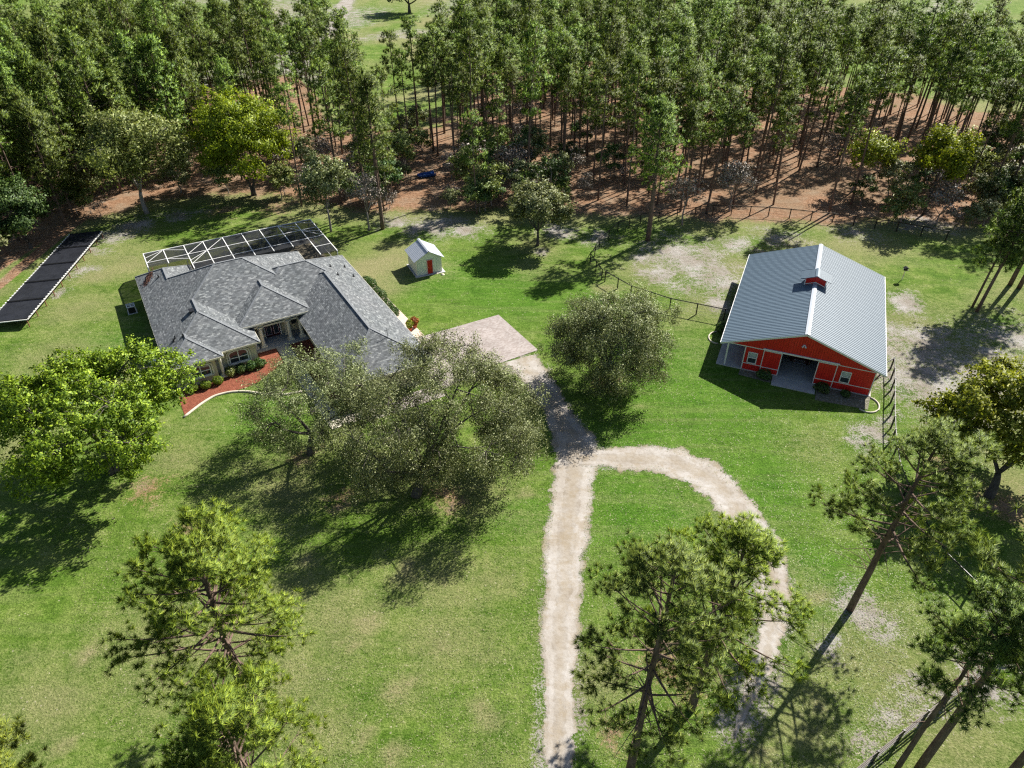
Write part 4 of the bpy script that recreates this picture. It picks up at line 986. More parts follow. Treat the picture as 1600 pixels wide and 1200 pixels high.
for k in range(4):
    y_ = -.28 + k * .965
    o = link('roof_sheet', sm, shed); o.matrix_local = Matrix.Translation((SWd / 2, y_, SRg + .03 + .001 * (k % 2))) @ Matrix.Rotation(spit, 4, 'Y')
    o = link('roof_sheet', sm, shed); o.matrix_local = Matrix.Translation((SWd / 2, y_ + .96, SRg + .03 + .001 * (k % 2))) @ Matrix.Rotation(math.pi, 4, 'Z') @ Matrix.Rotation(spit, 4, 'Y')
b = B()
for s in (-1, 1): b.slab([(SWd / 2, -.3, SRg + .10), (SWd / 2 + s * .18, -.3, SRg + .01), (SWd / 2 + s * .18, SDp + .32, SRg + .01), (SWd / 2, SDp + .32, SRg + .10)], (0, 0, .01))
b.build('ridge_cap', M['shedroof'], shed)
for k, (px, py) in enumerate(((683, 427), (692, 429))):
    gx, gy = G(px, py); b = B(); b.tube([(0, 0, -.02), (0, 0, .05), (0.02, 0, .12)], [.26, .22, .10], 8)
    tag(b.build('stepping_stone', M['kerb'], None, True, loc=(gx, gy, 0)), ['pale stone left of the pair on grass by the shed door', 'pale stone right of the pair on grass by the shed door'][k], 'stone', 'stones by the shed')

# ------------------------------------------------------------------ solar pool heating bank on the ground
p00, p01 = np.array(G(120, 353, .9)), np.array(G(160, 362, .9)); p10, p11 = np.array(G(-4, 494, .9)), np.array(G(43, 500, .9))
ax = (p11 - p01); Ls = np.linalg.norm(ax); ax /= Ls; pr_ = np.array([-ax[1], ax[0]])
if pr_ @ (p00 - p01) < 0: pr_ = -pr_
Ws = 4.1
sarr = thing('solar_heating_bank', 'long black solar pool heating panels on a ground rack at forest edge', 'solar panels', (p01[0], p01[1], 0), math.atan2(ax[1], ax[0]))
flip = 1 if (ax[0] * pr_[1] - ax[1] * pr_[0]) > 0 else -1
def sp_(a, c, z): return (a, c * flip, z)
nps = 5
for k in range(nps):
    a0, a1 = k * Ls / nps + .06, (k + 1) * Ls / nps - .06
    pl = B().slab([sp_(a0, 0, .95), sp_(a1, 0, .95), sp_(a1, Ws, .70), sp_(a0, Ws, .70)], (0, 0, .05)).build('panel', M['solar'], sarr)
    m_ = B()
    for q_ in range(1, 24):
        c = q_ * Ws / 24; m_.beam(sp_(a0 + .05, c, 1.005 - .25 * c / Ws), sp_(a1 - .05, c, 1.005 - .25 * c / Ws), .05, .02)
    m_.build('riser_tube', M['solar'], pl)
    for a in (a0 + .03, a1 - .03): B().beam(sp_(a, 0, 1.03), sp_(a, Ws, .78), .09, .09).build('header_pipe', M['dark'], pl)
for c, z in ((-.03, 1.0), (Ws + .03, .75)):
    B().beam(sp_(0, c, z - .03), sp_(Ls, c, z - .03), .07, .09).build('edge_rail', M['white_grey'] if 'white_grey' in M else M['concrete'], sarr)
    for k in range(int(Ls / .55)): B().box(.2 + k * .55, .38 + k * .55, min(c * flip - .06, c * flip + .06), max(c * flip - .06, c * flip + .06), z + .03, z + .07).build('clip', M['white'], sarr)
B().beam(sp_(Ls + .04, 0, .97), sp_(Ls + .04, Ws, .72), .07, .08).build('edge_rail', M['white'], sarr)
for k in range(0, 11):
    for c, z in ((.15, .93), (Ws - .15, .68)): B().beam(sp_(min(max(k * Ls / 10, .1), Ls - .1), c, 0), sp_(min(max(k * Ls / 10, .1), Ls - .1), c, z), .08, .08).build('leg', M['wood'], sarr)

# ------------------------------------------------------------------ small equipment beside the house
def hworld(u, v):
    c, s = math.cos(HRZ), math.sin(HRZ); return (HO[0] + u * c + v * s, HO[1] + u * s - v * c)
wx, wy = hworld(-1.3, 3.1)
ac = thing('air_conditioner', 'white air conditioning unit on the lawn beside the house', 'air conditioner', (wx, wy, 0), HRZ)
B().box(-.5, .5, -.5, .5, 0, .06).build('pad', M['concrete'], ac)
b = B(); 
for x_ in (-.42, .36):
    for y_ in (-.42, .36): b.box(x_, x_ + .06, y_, y_ + .06, .06, .86)
b.box(-.42, .42, -.42, -.36, .80, .90).box(-.42, .42, .36, .42, .80, .90).box(-.42, -.36, -.36, .36, .80, .90).box(.36, .42, -.36, .36, .80, .90); b.build('frame', M['white'], ac)
B().box(-.38, .38, -.38, .38, .08, .70).build('coil', M['dark'], ac)
b = B()
for k in range(3): a = k * 2.094; b.slab([(.05 * math.cos(a + .6), .05 * math.sin(a + .6), .75), (.33 * math.cos(a), .33 * math.sin(a), .73), (.33 * math.cos(a + .7), .33 * math.sin(a + .7), .77)], (0, 0, .012))
b.tube([(0, 0, .70), (0, 0, .80)], .07, 10); b.build('fan', M['concrete'], ac)
b = B(); b.box(-.36, .36, -.03, .03, .865, .885); b.box(-.03, .03, -.36, -.031, .865, .885).box(-.03, .03, .031, .36, .865, .885); b.build('grille', M['white'], ac)
wx, wy = hworld(-.9, 16.2)
ds = thing('satellite_dish', 'white satellite dish on a pole beside the house wall', 'satellite dish', (wx, wy, 0), HRZ)
B().tube([(0, 0, 0), (0, 0, 1.0)], .04, 8).build('pole', M['white'], ds)
n = 20; b = B(); v = []; 
rings = 5; axd = Vector((-.35, -.55, .75)).normalized(); qd = axd.to_track_quat('Z', 'Y')
for sgn in (0, 1):
    for k in range(rings + 1):
        r_ = .52 * k / rings
        for a in range(n):
            p = qd @ Vector((r_ * math.cos(a * 2 * math.pi / n), r_ * math.sin(a * 2 * math.pi / n), .5 * r_ * r_ - .02 * sgn)); v.append((p.x, p.y, p.z + 1.1))
f = []
for sgn in (0, 1):
    o0 = sgn * (rings + 1) * n
    for k in range(rings):
        for a in range(n):
            qd_ = (o0 + k * n + a, o0 + (k + 1) * n + a, o0 + (k + 1) * n + (a + 1) % n, o0 + k * n + (a + 1) % n); f.append(qd_ if sgn else qd_[::-1])
B().add(v, f).build('reflector', M['white'], ds, True)
pA = qd @ Vector((0, 0, .45)); B().tube([tuple(qd @ Vector((0, -.5, .1)) + Vector((0, 0, 1.1))), (pA.x, pA.y, pA.z + 1.1)], .02, 6).build('feed_arm', M['white'], ds)
wx, wy = hworld(-.9, 17.2)
bx_ = thing('meter_box', 'low white utility box beneath the satellite dish', 'utility box', (wx, wy, 0), HRZ)
B().box(-.35, .35, -.25, .25, 0, .40).build('body', M['white'], bx_); B().box(-.38, .38, -.28, .28, .40, .45).build('lid', M['white'], bx_)

# post with feeder by the barn
fx, fy = 20.30 + 17.48 * math.cos(th) - 26.58 * math.sin(th), 58.19 + 17.48 * math.sin(th) + 26.58 * math.cos(th)
fd = thing('feeder_post', 'dark feeder on a thin pale post in the paddock behind the barn', 'bird feeder', (fx, fy, 0))
B().tube([(0, 0, 0), (.05, 0, 1.3)], .045, 8).build('post', M['white'], fd)
B().box(-.2, .3, -.2, .2, 1.3, 1.36).box(-.12, .22, -.14, .14, 1.36, 1.56).build('feeder_body', M['dark'], fd)
B().slab([(-.25, -.24, 1.56), (.35, -.24, 1.56), (.05, -.24, 1.74)], (0, .48, 0)).build('feeder_roof', M['dark'], fd)

# small blue boat on the pine straw
gx, gy = G(666, 276)
bt = thing('small_boat', 'small blue boat lying on pine straw among the trees', 'boat', (gx, gy, 0), R(25))
b = B(); sec = [(-1.5, .05, .35, .62), (-1.2, .42, .12, .56), (-.5, .62, .05, .52), (.6, .66, .04, .52), (1.4, .60, .05, .55), (1.5, .56, .06, .56)]
v = []
for x_, w, z0, z1 in sec: v += [(x_, -w, z1), (x_, -w * .8, z0 + .08), (x_, 0, z0), (x_, w * .8, z0 + .08), (x_, w, z1), (x_, w * .88, z1), (x_, w * .66, z0 + .13), (x_, 0, z0 + .06), (x_, -w * .66, z0 + .13), (x_, -w * .88, z1)]
f = [(a * 10 + k, a * 10 + (k + 1) % 10, (a + 1) * 10 + (k + 1) % 10, (a + 1) * 10 + k) for a in range(5) for k in range(10)] + [tuple(range(50, 60)), tuple(range(9, -1, -1))]
b.add(v, f).build('hull', M['blue'], bt)
for x_ in (-.4, .8): B().box(x_, x_ + .25, -.56, .56, .36, .40).build('seat', M['blue'], bt)

# ------------------------------------------------------------------ fences
M['weathered'] = plain('weathered_board', (0.16, 0.14, 0.125), .8, .35, 5)
M['wire'] = plain('fence_wire', (0.10, 0.10, 0.10), .5, .2, 3)
def fence(name, label, pts, h=1.35, step=2.5, wires=4, group='black paddock fences', rail_mat='dark', boards=1):
    pts = [np.array(p) for p in pts]; o0 = pts[0]
    f = thing(name, label, 'fence', (o0[0], o0[1], 0), 0, group)
    for a, c in zip(pts[:-1], pts[1:]):
        d = c - a; L = np.hypot(*d); n = max(1, round(L / step)); a_ = a - o0
        for k in range(n + (1 if c is pts[-1] else 0)):
            p = a_ + d * k / n; B().beam((p[0], p[1], -.02), (p[0], p[1], h + .08), .11, .11).build('post', M['dark'], f)
        for k in range(n):
            p, q_ = a_ + d * k / n, a_ + d * (k + 1) / n
            B().beam((p[0], p[1], h), (q_[0], q_[1], h), .045, .10).build('top_rail', M[rail_mat], f)
            for w in range(1, boards): B().beam((p[0], p[1], h - w * .42), (q_[0], q_[1], h - w * .42), .05, .13).build('rail', M[rail_mat], f)
            b = B()
            for w in range(wires): z = .12 + (h - .25) * w / (wires - 1); b.tube([(p[0], p[1], z), (q_[0], q_[1], z)], .009, 3, False)
            b.build('wire', M['wire'], f)
    return f
bc = lambda X, Y: (20.30 + X * math.cos(th) - Y * math.sin(th), 58.19 + X * math.sin(th) + Y * math.cos(th))
fence('paddock_fence', 'black wire fence between the live oak and left side of the barn', [bc(.6, 9.0), G(1130, 500), G(1046, 483), G(985, 463), G(945, 440)])
fence('paddock_fence', 'black fence running from the live oak back to the pine forest', [G(940, 437), G(922, 412), G(936, 388), G(965, 362), G(1000, 350)])
fence('paddock_fence', 'black rail fence along the pine forest edge behind the barn', [G(1000, 349), G(1113, 335), G(1200, 338), G(1300, 348), G(1400, 362), G(1477, 376)])
fence('paddock_fence', 'black wire fence running forward from right front corner of the barn', [bc(14.2, 3.0), G(1391, 577), G(1392, 610), G(1391, 650), G(1392, 690), G(1398, 740)], step=2.1)
fence('paddock_fence', 'black fence passing behind the leaning pine right of the yard', [G(1398, 741), G(1425, 815), G(1470, 885), G(1560, 975), G(1640, 1020)])
fence('paddock_fence', 'weathered fence crossing the lower right corner below the pine trunks', [G(1640, 1021), G(1570, 1030), G(1440, 1128), G(1320, 1225)], h=1.2, step=2.2, rail_mat='weathered', boards=3)

# curbed beds at the barn corners
for k, (cx, cy, rr, lab) in enumerate(((-.7, 5.0, 1.0, 'pale curved kerb of the small bed at left side of the barn'), (13.9, -1.3, 1.05, 'pale curved kerb of the small bed at right front barn corner'))):
    b = B(); a0 = (1.9, 5.0) if k == 0 else (-2.2, 1.3)
    b.tube([(cx + rr * math.cos(a) * (1 if k else .9), cy + rr * math.sin(a) * 1.2, .05) for a in np.linspace(*a0, 16)], .08, 6)
    tag(b.build('garden_kerb', M['kerb'], None, True, loc=BO, rz=th), lab, 'kerb')

# ------------------------------------------------------------------ shrubs
def bush(seed, r, h, nleaf, leaf, off=.5):
    rng = np.random.default_rng(seed); b = B(); t_ = B()
    p = ball_pts(rng, nleaf) * (.72 + .28 * rng.random(nleaf)[:, None]); lump = 1 + .10 * np.sin(4 * p[:, 0] + seed) + .08 * np.sin(5 * p[:, 1])
    q = p * np.array([r, r, h / 2]) * lump[:, None]; q[:, 2] += h / 2
    leaf_cloud(b, q, p + rng.normal(0, .5, p.shape), leaf * rng.uniform(.7, 1.3, nleaf), rng)
    for k in range(4): a = k * 1.6; t_.tube([(0, 0, -.02), (r * .3 * math.cos(a), r * .3 * math.sin(a), h * .6)], [.04, .015], 5)
    return t_, b
def add_bush(name, label, loc, r, h, nleaf=1200, leaf=.06, mat='leaf_bush', group=None, seed=1):
    t_, b = bush(seed, r, h, nleaf, leaf); o = thing(name, label, 'shrub', (loc[0], loc[1], 0), 0, group)
    t_.build('stem', M['bark_oak'], o); b.build('foliage', M[mat], o); return o
for k, (u, v, lab) in enumerate(((1.75, 22.0, 'leftmost'), (2.85, 22.05, 'middle'), (4.0, 21.9, 'rightmost'))):
    add_bush('round_shrub', f'{lab} of three round clipped shrubs in red mulch bed', hworld(u, v), .48, .85, 1600, .055, 'leaf_bush', 'clipped shrubs in the mulch bed', k + 3)
for k, (u, v) in enumerate(((5.4, 21.0), (6.4, 21.05), (7.4, 21.1), (8.2, 21.0))):
    add_bush('hedge_shrub', ['first', 'second', 'third', 'fourth'][k] + ' loose shrub from the left under the right arched window', hworld(u, v), .6, .9, 1000, .09, 'leaf_pale' if k < 1 else 'leaf_dark', 'hedge under the window', k + 13)
for k, (u, v) in enumerate(((23.3, 10.8), (23.3, 12.4), (23.3, 14.0), (23.3, 15.7), (23.3, 17.4), (23.3, 19.0))):
    add_bush('cone_shrub', ['farthest', 'second farthest', 'third farthest', 'third nearest', 'second nearest', 'nearest'][k] + ' dark clipped shrub in the row along right house wall', hworld(u, v), .62, 1.9 if k in (1, 3) else 1.45, 1800, .07, 'leaf_dark', 'dark shrubs along the house', k + 23)
for k, (u, v) in enumerate(((23.7, 22.3), (24.4, 22.0))):
    o = thing('potted_plant', ['yellow green plant in a terracotta pot by the garage', 'red leaved plant in a pot beside the yellow green one'][k], 'potted plant', (*hworld(u, v), 0))
    b = B(); b.tube([(0, 0, 0), (0, 0, .40)], [.18, .28], 14); b.tube([(0, 0, .38), (0, 0, .44)], .30, 14); b.build('pot', M['terracotta'], o)
    t_, b = bush(40 + k, .45, .9, 700, .09); pl = b.build('foliage', M[['leaf_yellow', 'leaf_red'][k]], o); pl.location.z = .4
for k, (X, Y, r, h, m, lab) in enumerate(((4.6, -.55, .75, .8, 'leaf_dark', 'dark shrub beneath the left sliding door of the barn'), (9.9, -.6, .8, .7, 'leaf_dark', 'shrub beneath the right sliding door of the barn'), (12.0, -.6, .5, .5, 'leaf_dark', 'small shrub beneath the right window of the barn'), (-.5, 6.3, .6, 1.1, 'leaf_dark', 'dark shrub at the left side of the barn'))):
    add_bush('barn_shrub', lab, bc(X, Y), r, h, 700, .09, m, 'shrubs around the barn', 50 + k)
M['gravel'] = mulch('dirt_gravel', [(0.3, (0.05, 0.07, 0.03)), (0.5, (0.16, 0.15, 0.11)), (0.7, (0.36, 0.34, 0.30))])
struct(B().prism([(2.3, -.95), (5.3, -1.2), (5.3, .02), (2.3, .02)], 0, .02).build('gravel_bed', M['gravel'], None, loc=BO, rz=th))
struct(B().prism([(9.45, -2.4), (14.0, -2.1), (14.2, .02), (9.45, .02)], 0, .02).build('gravel_bed', M['gravel'], None, loc=BO, rz=th))

# ------------------------------------------------------------------ yard trees
plant_tree('broad_oak', 'bright lime green spreading tree at the left front of the lawn', 'tree', G(178, 738),
           broadleaf(11, 10.6, 7.5, 1.6, 1.6, 34, 260, 66000, .125, .30, .58, multi=3, sub=4, squash=.75, lobe=.27), 'bark_oak', 'leaf_lime')
plant_tree('live_oak', 'large grey green live oak shading the lawn in front of the house', 'tree', G(650, 774),
           broadleaf(22, 10.8, 8.7, 0.8, 1.6, 66, 560, 150000, .070, .34, .50, off=(2.4, 3.2), droop=.28, sub=5, squash=1.6, lobe=.185), 'bark_oak', 'leaf_oak')
plant_tree('live_oak', 'smaller grey green live oak leaning over the front walk', 'tree', G(485, 709),
           broadleaf(23, 8.4, 6.0, 1.2, 1.8, 34, 230, 52000, .070, .26, .48, off=(.8, 1.8), droop=.22, sub=5, squash=1.2, lobe=.27), 'bark_oak', 'leaf_oak')
plant_tree('live_oak', 'dense dark live oak beside the driveway left of the barn', 'tree', G(950, 603),
           broadleaf(24, 9.4, 5.8, 1.0, 1.5, 36, 320, 120000, .075, .36, .62, off=(0, .3), droop=.2, sub=5, squash=1.3, lobe=.30), 'bark_oak', 'leaf_oak')
plant_tree('maple_tree', 'bright yellow green leafy tree behind the pool enclosure', 'tree', G(397, 305),
           broadleaf(25, 15.0, 6.4, 2.0, 3.0, 24, 190, 46000, .18, .30, 1.1, hollow=.35, multi=2), 'bark_oak', 'leaf_maple')
plant_tree('pale_oak', 'pale green airy tree left of the bright yellow green one', 'tree', G(230, 333),
           broadleaf(26, 15.2, 6.2, 3.2, 3.2, 18, 150, 26000, .20, .28, 1.1, hollow=.35, droop=.5), 'bark_pale', 'leaf_pale')
plant_tree('olive_tree', 'thin olive tree right behind the pool enclosure', 'tree', G(517, 362),
           broadleaf(27, 10.6, 3.0, 3.4, 3.2, 7, 46, 8500, .17, .13, .75, hollow=.3, droop=.3), 'bark_pale', 'leaf_olive')
plant_tree('bare_tree', 'small nearly bare tree between the enclosure and the shed', 'tree', G(577, 360),
           broadleaf(28, 8.0, 2.2, 2.6, 2.6, 8, 50, 1800, .13, .12, .6, hollow=.3), 'bark_pale', 'twig')
plant_tree('olive_tree', 'round olive green tree on the lawn behind the shed', 'tree', G(840, 384),
           broadleaf(29, 8.7, 3.7, 2.2, 2.0, 9, 80, 21000, .16, .17, .8, hollow=.4, droop=.2), 'bark_oak', 'leaf_olive')
plant_tree('yellow_oak', 'yellow green spreading tree at right edge of the yard', 'tree', G(1545, 775),
           broadleaf(30, 9.8, 6.2, 1.8, 1.8, 24, 200, 44000, .15, .30, .62, off=(1.2, 2.2), sub=4, lobe=.28), 'bark_oak', 'leaf_yellow2' if 'leaf_yellow2' in M else 'leaf_yellow')
plant_tree('young_tree', 'fresh green slender tree at forest edge behind the barn right', 'tree', G(1443, 335),
           broadleaf(31, 13.0, 3.6, 3.0, 3.0, 8, 70, 12000, .21, .16, .95, hollow=.3), 'bark_oak', 'leaf_maple')
plant_tree('autumn_tree', 'thin yellow leaved tree in the straw clearing behind the barn', 'tree', G(1330, 300),
           broadleaf(32, 8.5, 3.4, 3.0, 3.0, 8, 44, 5200, .20, .13, .9, hollow=.3, off=(1.5, 0)), 'bark_pale', 'leaf_yellow')
plant_tree('bare_tree', 'grey leafless tree at forest edge left of the barn roof', 'tree', G(1140, 330),
           broadleaf(33, 7.6, 2.6, 1.8, 1.8, 9, 60, 4200, .14, .13, .7, hollow=.3), 'bark_pale', 'twig')
plant_tree('bare_tree', 'small grey dead tree beside the tall lone pine', 'tree', G(1066, 352),
           broadleaf(34, 7.0, 2.4, 2.8, 2.8, 9, 46, 900, .12, .11, .6, hollow=.3), 'bark_pale', 'twig')
plant_tree('cedar_tree', 'dense dark cedar beside the black solar panels', 'tree', G(48, 388),
           broadleaf(35, 9.0, 3.2, .4, .8, 8, 90, 20000, .17, .2, .8, hollow=.4), 'bark_oak', 'leaf_dark')
plant_tree('field_oak', 'lone dark tree far off in the open field', 'tree', G(640, 20),
           broadleaf(36, 11.0, 7.0, 3.0, 2.6, 9, 70, 9000, .40, .45, 1.4, hollow=.4), 'bark_oak', 'leaf_dark')

# near pines
def near_pine(label, px, seed, h, cb0, cr, nb, lean=(0, 0), mat='needles_near', rt=.24, ntw=3, ntf=8, nneed=46, dead=8):
    return plant_tree('pine_tree', label, 'tree', G(*px), pine(seed, h, cb0, cr, nb, ntw, ntf, nneed, .33, .024, rt, lean, dead, (.5, .98), .27), 'bark_pine', mat)
near_pine('bushy bright pine standing on the lower left lawn', (396, 1130), 51, 15.0, .42, 5.0, 66, (.3, .4), dead=10)
near_pine('pine top rising from the bottom edge at lower left', (440, 1330), 52, 12.6, .45, 4.2, 48, (-.2, .2))
near_pine('left of the two pines inside the driveway loop, with bare limbs', (984, 1205), 53, 17.2, .42, 4.6, 42, (.2, .3), 'needles_dark', .21, dead=14)
near_pine('right of the two pines inside the driveway loop', (1080, 1108), 54, 14.6, .36, 4.2, 50, (.5, .5), 'needles_near', .22, dead=10)
near_pine('large dark pine leaning right in front of the paddock fence', (1328, 952), 55, 14.8, .42, 5.4, 44, (.9, .3), 'needles_dark', .22, dead=16)
near_pine('slender pine left of the thick trunk at lower right', (1402, 1200), 56, 14.0, .55, 2.8, 26, (.2, .3), 'needles_dark', .13, dead=8)
near_pine('tall thick pine trunk crossing the lower right corner', (1436, 1200), 57, 19.0, .58, 3.8, 34, (.4, .2), 'needles_dark', .20, dead=10)
near_pine('pine trunk cut by the bottom right corner of the view', (1560, 1230), 58, 19.0, .62, 3.2, 26, (.5, .3), 'needles_dark', .19)
near_pine('pine twigs entering at the bottom left corner', (-85, 1165, 11.0), 59, 11.6, .45, 2.4, 24, (.2, .2))
# stand-alone pines at the yard edge
def edge_pine(label, px, seed, h, cb0, cr, nb, lean=(0, 0), rt=.24, mat='needles'):
    return plant_tree('pine_tree', label, 'tree', G(*px), pine(seed, h, cb0, cr, nb, 5, 4, 20, .46, .06, rt, lean, 6, spread=.4), 'bark_pine', mat)
edge_pine('tall pine standing alone on sand behind the shed', (598, 358), 61, 19.6, .42, 3.6, 40, rt=.25)
edge_pine('tall lone pine with thick pale trunk left of the barn', (1012, 376), 62, 17.5, .46, 3.9, 42, (.2, 0), rt=.30)
edge_pine('left slim pine of the leaning trio at right paddock', (1519, 480), 63, 12.0, .42, 2.0, 24, (.6, 0), rt=.12)
edge_pine('middle pine of the leaning trio at right paddock', (1526, 487), 64, 15.0, .45, 2.6, 28, (1.2, 0), rt=.17)
edge_pine('right thick pine of the leaning trio at right paddock', (1578, 445), 65, 17.0, .45, 3.2, 32, (1.0, 0), rt=.24)
edge_pine('thick pine at right image edge above the yellow green tree', (1592, 450), 66, 18.0, .5, 3.4, 32, (1.2, 0), rt=.24)

# ------------------------------------------------------------------ pine forest behind the yard
protos = []
for k in range(12):
    r_ = np.random.default_rng(900 + k)
    protos.append(pine(70 + k, r_.uniform(16.5, 21.0), r_.uniform(.46, .70), r_.uniform(1.6, 2.5), int(r_.integers(13, 22)), 2, 6, 19, .50, .066, r_.uniform(.11, .17), (r_.normal(0, .5), r_.normal(0, .5)), 7, (.5, 1.0), .38))
for k in range(3):
    r_ = np.random.default_rng(950 + k)
    protos.append(pine(170 + k, r_.uniform(16.5, 19.5), r_.uniform(.24, .34), r_.uniform(2.8, 3.5), 42, 3, 5, 16, .52, .075, r_.uniform(.13, .17), (r_.normal(0, .4), r_.normal(0, .4)), 3, (.4, 1.0), .40))
proto_me = [(a.mesh('trunk', M['bark_pine'], True), b_.mesh('crown', M['needles'])) for a, b_ in protos]
rng = np.random.default_rng(2024)
SUNNY = [(*G(397, 305), 26), (*G(230, 333), 16), (*G(1330, 300), 12), (*G(1443, 335), 10)]
cand = []
step = 4.25
for X in np.arange(-175, 195, step):
    for Y in np.arange(70, 200, step):
        px, py = X + rng.uniform(-1.5, 1.5), Y + rng.uniform(-1.5, 1.5)
        fy = float(front_y(px))
        if py < fy + rng.uniform(0, 3): continue
        sx, sy = PX(px, py); tx, ty = PX(px, py, 20)
        if max(sx, tx) < -60 or min(sx, tx) > 1660: continue
        dist = math.hypot(px, py)
        if dist > 188 + 6 * math.sin(px * .07): continue
        wob_ = 6 * math.sin(px * .4)                                    # the gap towards the open field
        if 405 < tx < 470 and (dist > 172 or rng.random() < .3): continue
        if 470 <= tx < 556 and dist > 168 + wob_: continue
        if 556 <= tx < 606 and dist > 112 + wob_: continue
        if 606 <= tx < 730 and dist > 138 + wob_ + max(0, tx - 670) * .7: continue
        if tx > 1480 and dist > 178: continue
        dens = .90 if py > fy + 22 else .72
        cx_ = fbm(np.array([px]), np.array([py]), 22, 31)[0]
        if cx_ < .36: dens = .3                                      # glades
        if sx < 260: dens = .95
        if 250 < sx < 560 and py < fy + 14: dens = .35
        if 1180 < sx < 1420 and py < fy + 20: dens = min(dens, .8)
        if abs(sx - 665) < 30 and 262 < sy < 330: continue                 # around the blue boat
        if any(abs((px - a) - (py - b)) < 9 and -6 < (px - a) + (py - b) < ln for a, b, ln in SUNNY): continue    # light gaps over the leafy trees
        if rng.random() > dens: continue
        cand.append((dist, px, py, sx))
cand.sort()
ORD = ['first','second','third','fourth','fifth','sixth','seventh','eighth','ninth','tenth','eleventh','twelfth','thirteenth','fourteenth','fifteenth','sixteenth','seventeenth','eighteenth','nineteenth']
TENS = ['','','twenty','thirty','forty','fifty','sixty','seventy','eighty','ninety']; TENTH = ['','','twentieth','thirtieth','fortieth','fiftieth','sixtieth','seventieth','eightieth','ninetieth']
def ordinal(n):
    if n < 20: return ORD[n - 1]
    return TENTH[n // 10] if n % 10 == 0 else TENS[n // 10] + ' ' + ORD[n % 10 - 1]
ZONES = [(130, 'behind the solar panels'), (290, 'behind the pale green tree'), (470, 'behind the yellow green tree'), (640, 'behind the pool enclosure'), (770, 'behind the shed'),
         (900, 'behind the round olive tree'), (1060, 'behind the tall lone pine'), (1180, 'left of the barn ridge'), (1310, 'behind the barn roof'), (1430, 'right of the barn ridge'), (1540, 'at the right paddock end'), (9999, 'at the far right edge')]
near = cand[:300]
def row_of(p): 
    d = p[2] - float(front_y(p[1])); return 0 if d < 5.5 else (1 if d < 16 else 2)
front_rank = {id(p): n + 1 for n, p in enumerate(sorted([p for p in near if row_of(p) == 0], key=lambda p: p[3]))}
mid_n = {}
for p in sorted([p for p in near if row_of(p) == 1], key=lambda p: p[3]):
    z = next(n for e, n in ZONES if p[3] < e); mid_n.setdefault(z, []).append(id(p))
def forest_label(p):
    z = next(n for e, n in ZONES if p[3] < e); r = row_of(p)
    if r == 0: return f'front row forest pine, {ordinal(front_rank[id(p)])} from the left', 'front row pines of the forest'
    if r == 1: return f'second row forest pine {z}, {ordinal(mid_n[z].index(id(p)) + 1)} from its left', 'second row pines of the forest'
    return f'slender pine deep in the forest {z}', f'deep forest pines {z}'
first = []
for k, p in enumerate(near):
    dist, px, py, sx = p
    lab, grp = forest_label(p); pi = k % 12 if (k < 12 or sx > 330 or rng.random() < .25) else 12 + k % 3; s_ = rng.uniform(.76, 1.13)
    r0 = thing('forest_pine', lab, 'tree', (px, py, 0), rng.uniform(0, 6.28), grp); r0.scale = (s_, s_, s_ * rng.uniform(.94, 1.06))
    a = link('trunk', proto_me[pi][0], r0); c = link('crown', proto_me[pi][1], r0)
    if k < 12: first.append((a, c))
rest = cand[300:]
pm = bpy.data.meshes.new('forest_points'); pm.from_pydata([(p[1], p[2], 0) for p in rest], [], [])
fo = struct(link('distant_pine_forest', pm), 'stuff'); tag(fo, 'far rows of the pine forest reading as one mass', 'forest')
ng = bpy.data.node_groups.new('forest_nodes', 'GeometryNodeTree')
ng.interface.new_socket('Geometry', in_out='INPUT', socket_type='NodeSocketGeometry'); ng.interface.new_socket('Geometry', in_out='OUTPUT', socket_type='NodeSocketGeometry')
gi = ng.nodes.new('NodeGroupInput'); go = ng.nodes.new('NodeGroupOutput'); ip = ng.nodes.new('GeometryNodeInstanceOnPoints'); jn = ng.nodes.new('GeometryNodeJoinGeometry')
for (a, c) in first[::-1]:
    j2 = ng.nodes.new('GeometryNodeJoinGeometry')
    for ob in (a, c):
        oi = ng.nodes.new('GeometryNodeObjectInfo'); oi.transform_space = 'ORIGINAL'; oi.inputs['Object'].default_value = ob; ng.links.new(oi.outputs['Geometry'], j2.inputs[0])
    g2 = ng.nodes.new('GeometryNodeGeometryToInstance'); ng.links.new(j2.outputs[0], g2.inputs[0]); ng.links.new(g2.outputs[0], jn.inputs[0])
ng.links.new(gi.outputs[0], ip.inputs['Points']); ng.links.new(jn.outputs[0], ip.inputs['Instance']); ip.inputs['Pick Instance'].default_value = True
rv = ng.nodes.new('FunctionNodeRandomValue'); rv.data_type = 'INT'; rv.inputs[4].default_value = 0; rv.inputs[5].default_value = 11; rv.inputs['Seed'].default_value = 3; ng.links.new(rv.outputs[2], ip.inputs['Instance Index'])
rr = ng.nodes.new('FunctionNodeRandomValue'); rr.data_type = 'FLOAT_VECTOR'; rr.inputs[0].default_value = (0, 0, 0); rr.inputs[1].default_value = (0, 0, 6.28); ng.links.new(rr.outputs[0], ip.inputs['Rotation'])
rs = ng.nodes.new('FunctionNodeRandomValue'); rs.data_type = 'FLOAT'; rs.inputs[2].default_value = .78; rs.inputs[3].default_value = 1.12; rs.inputs['Seed'].default_value = 9; ng.links.new(rs.outputs[1], ip.inputs['Scale'])
ng.links.new(ip.outputs[0], go.inputs[0])
md = fo.modifiers.new('forest', 'NODES'); md.node_group = ng

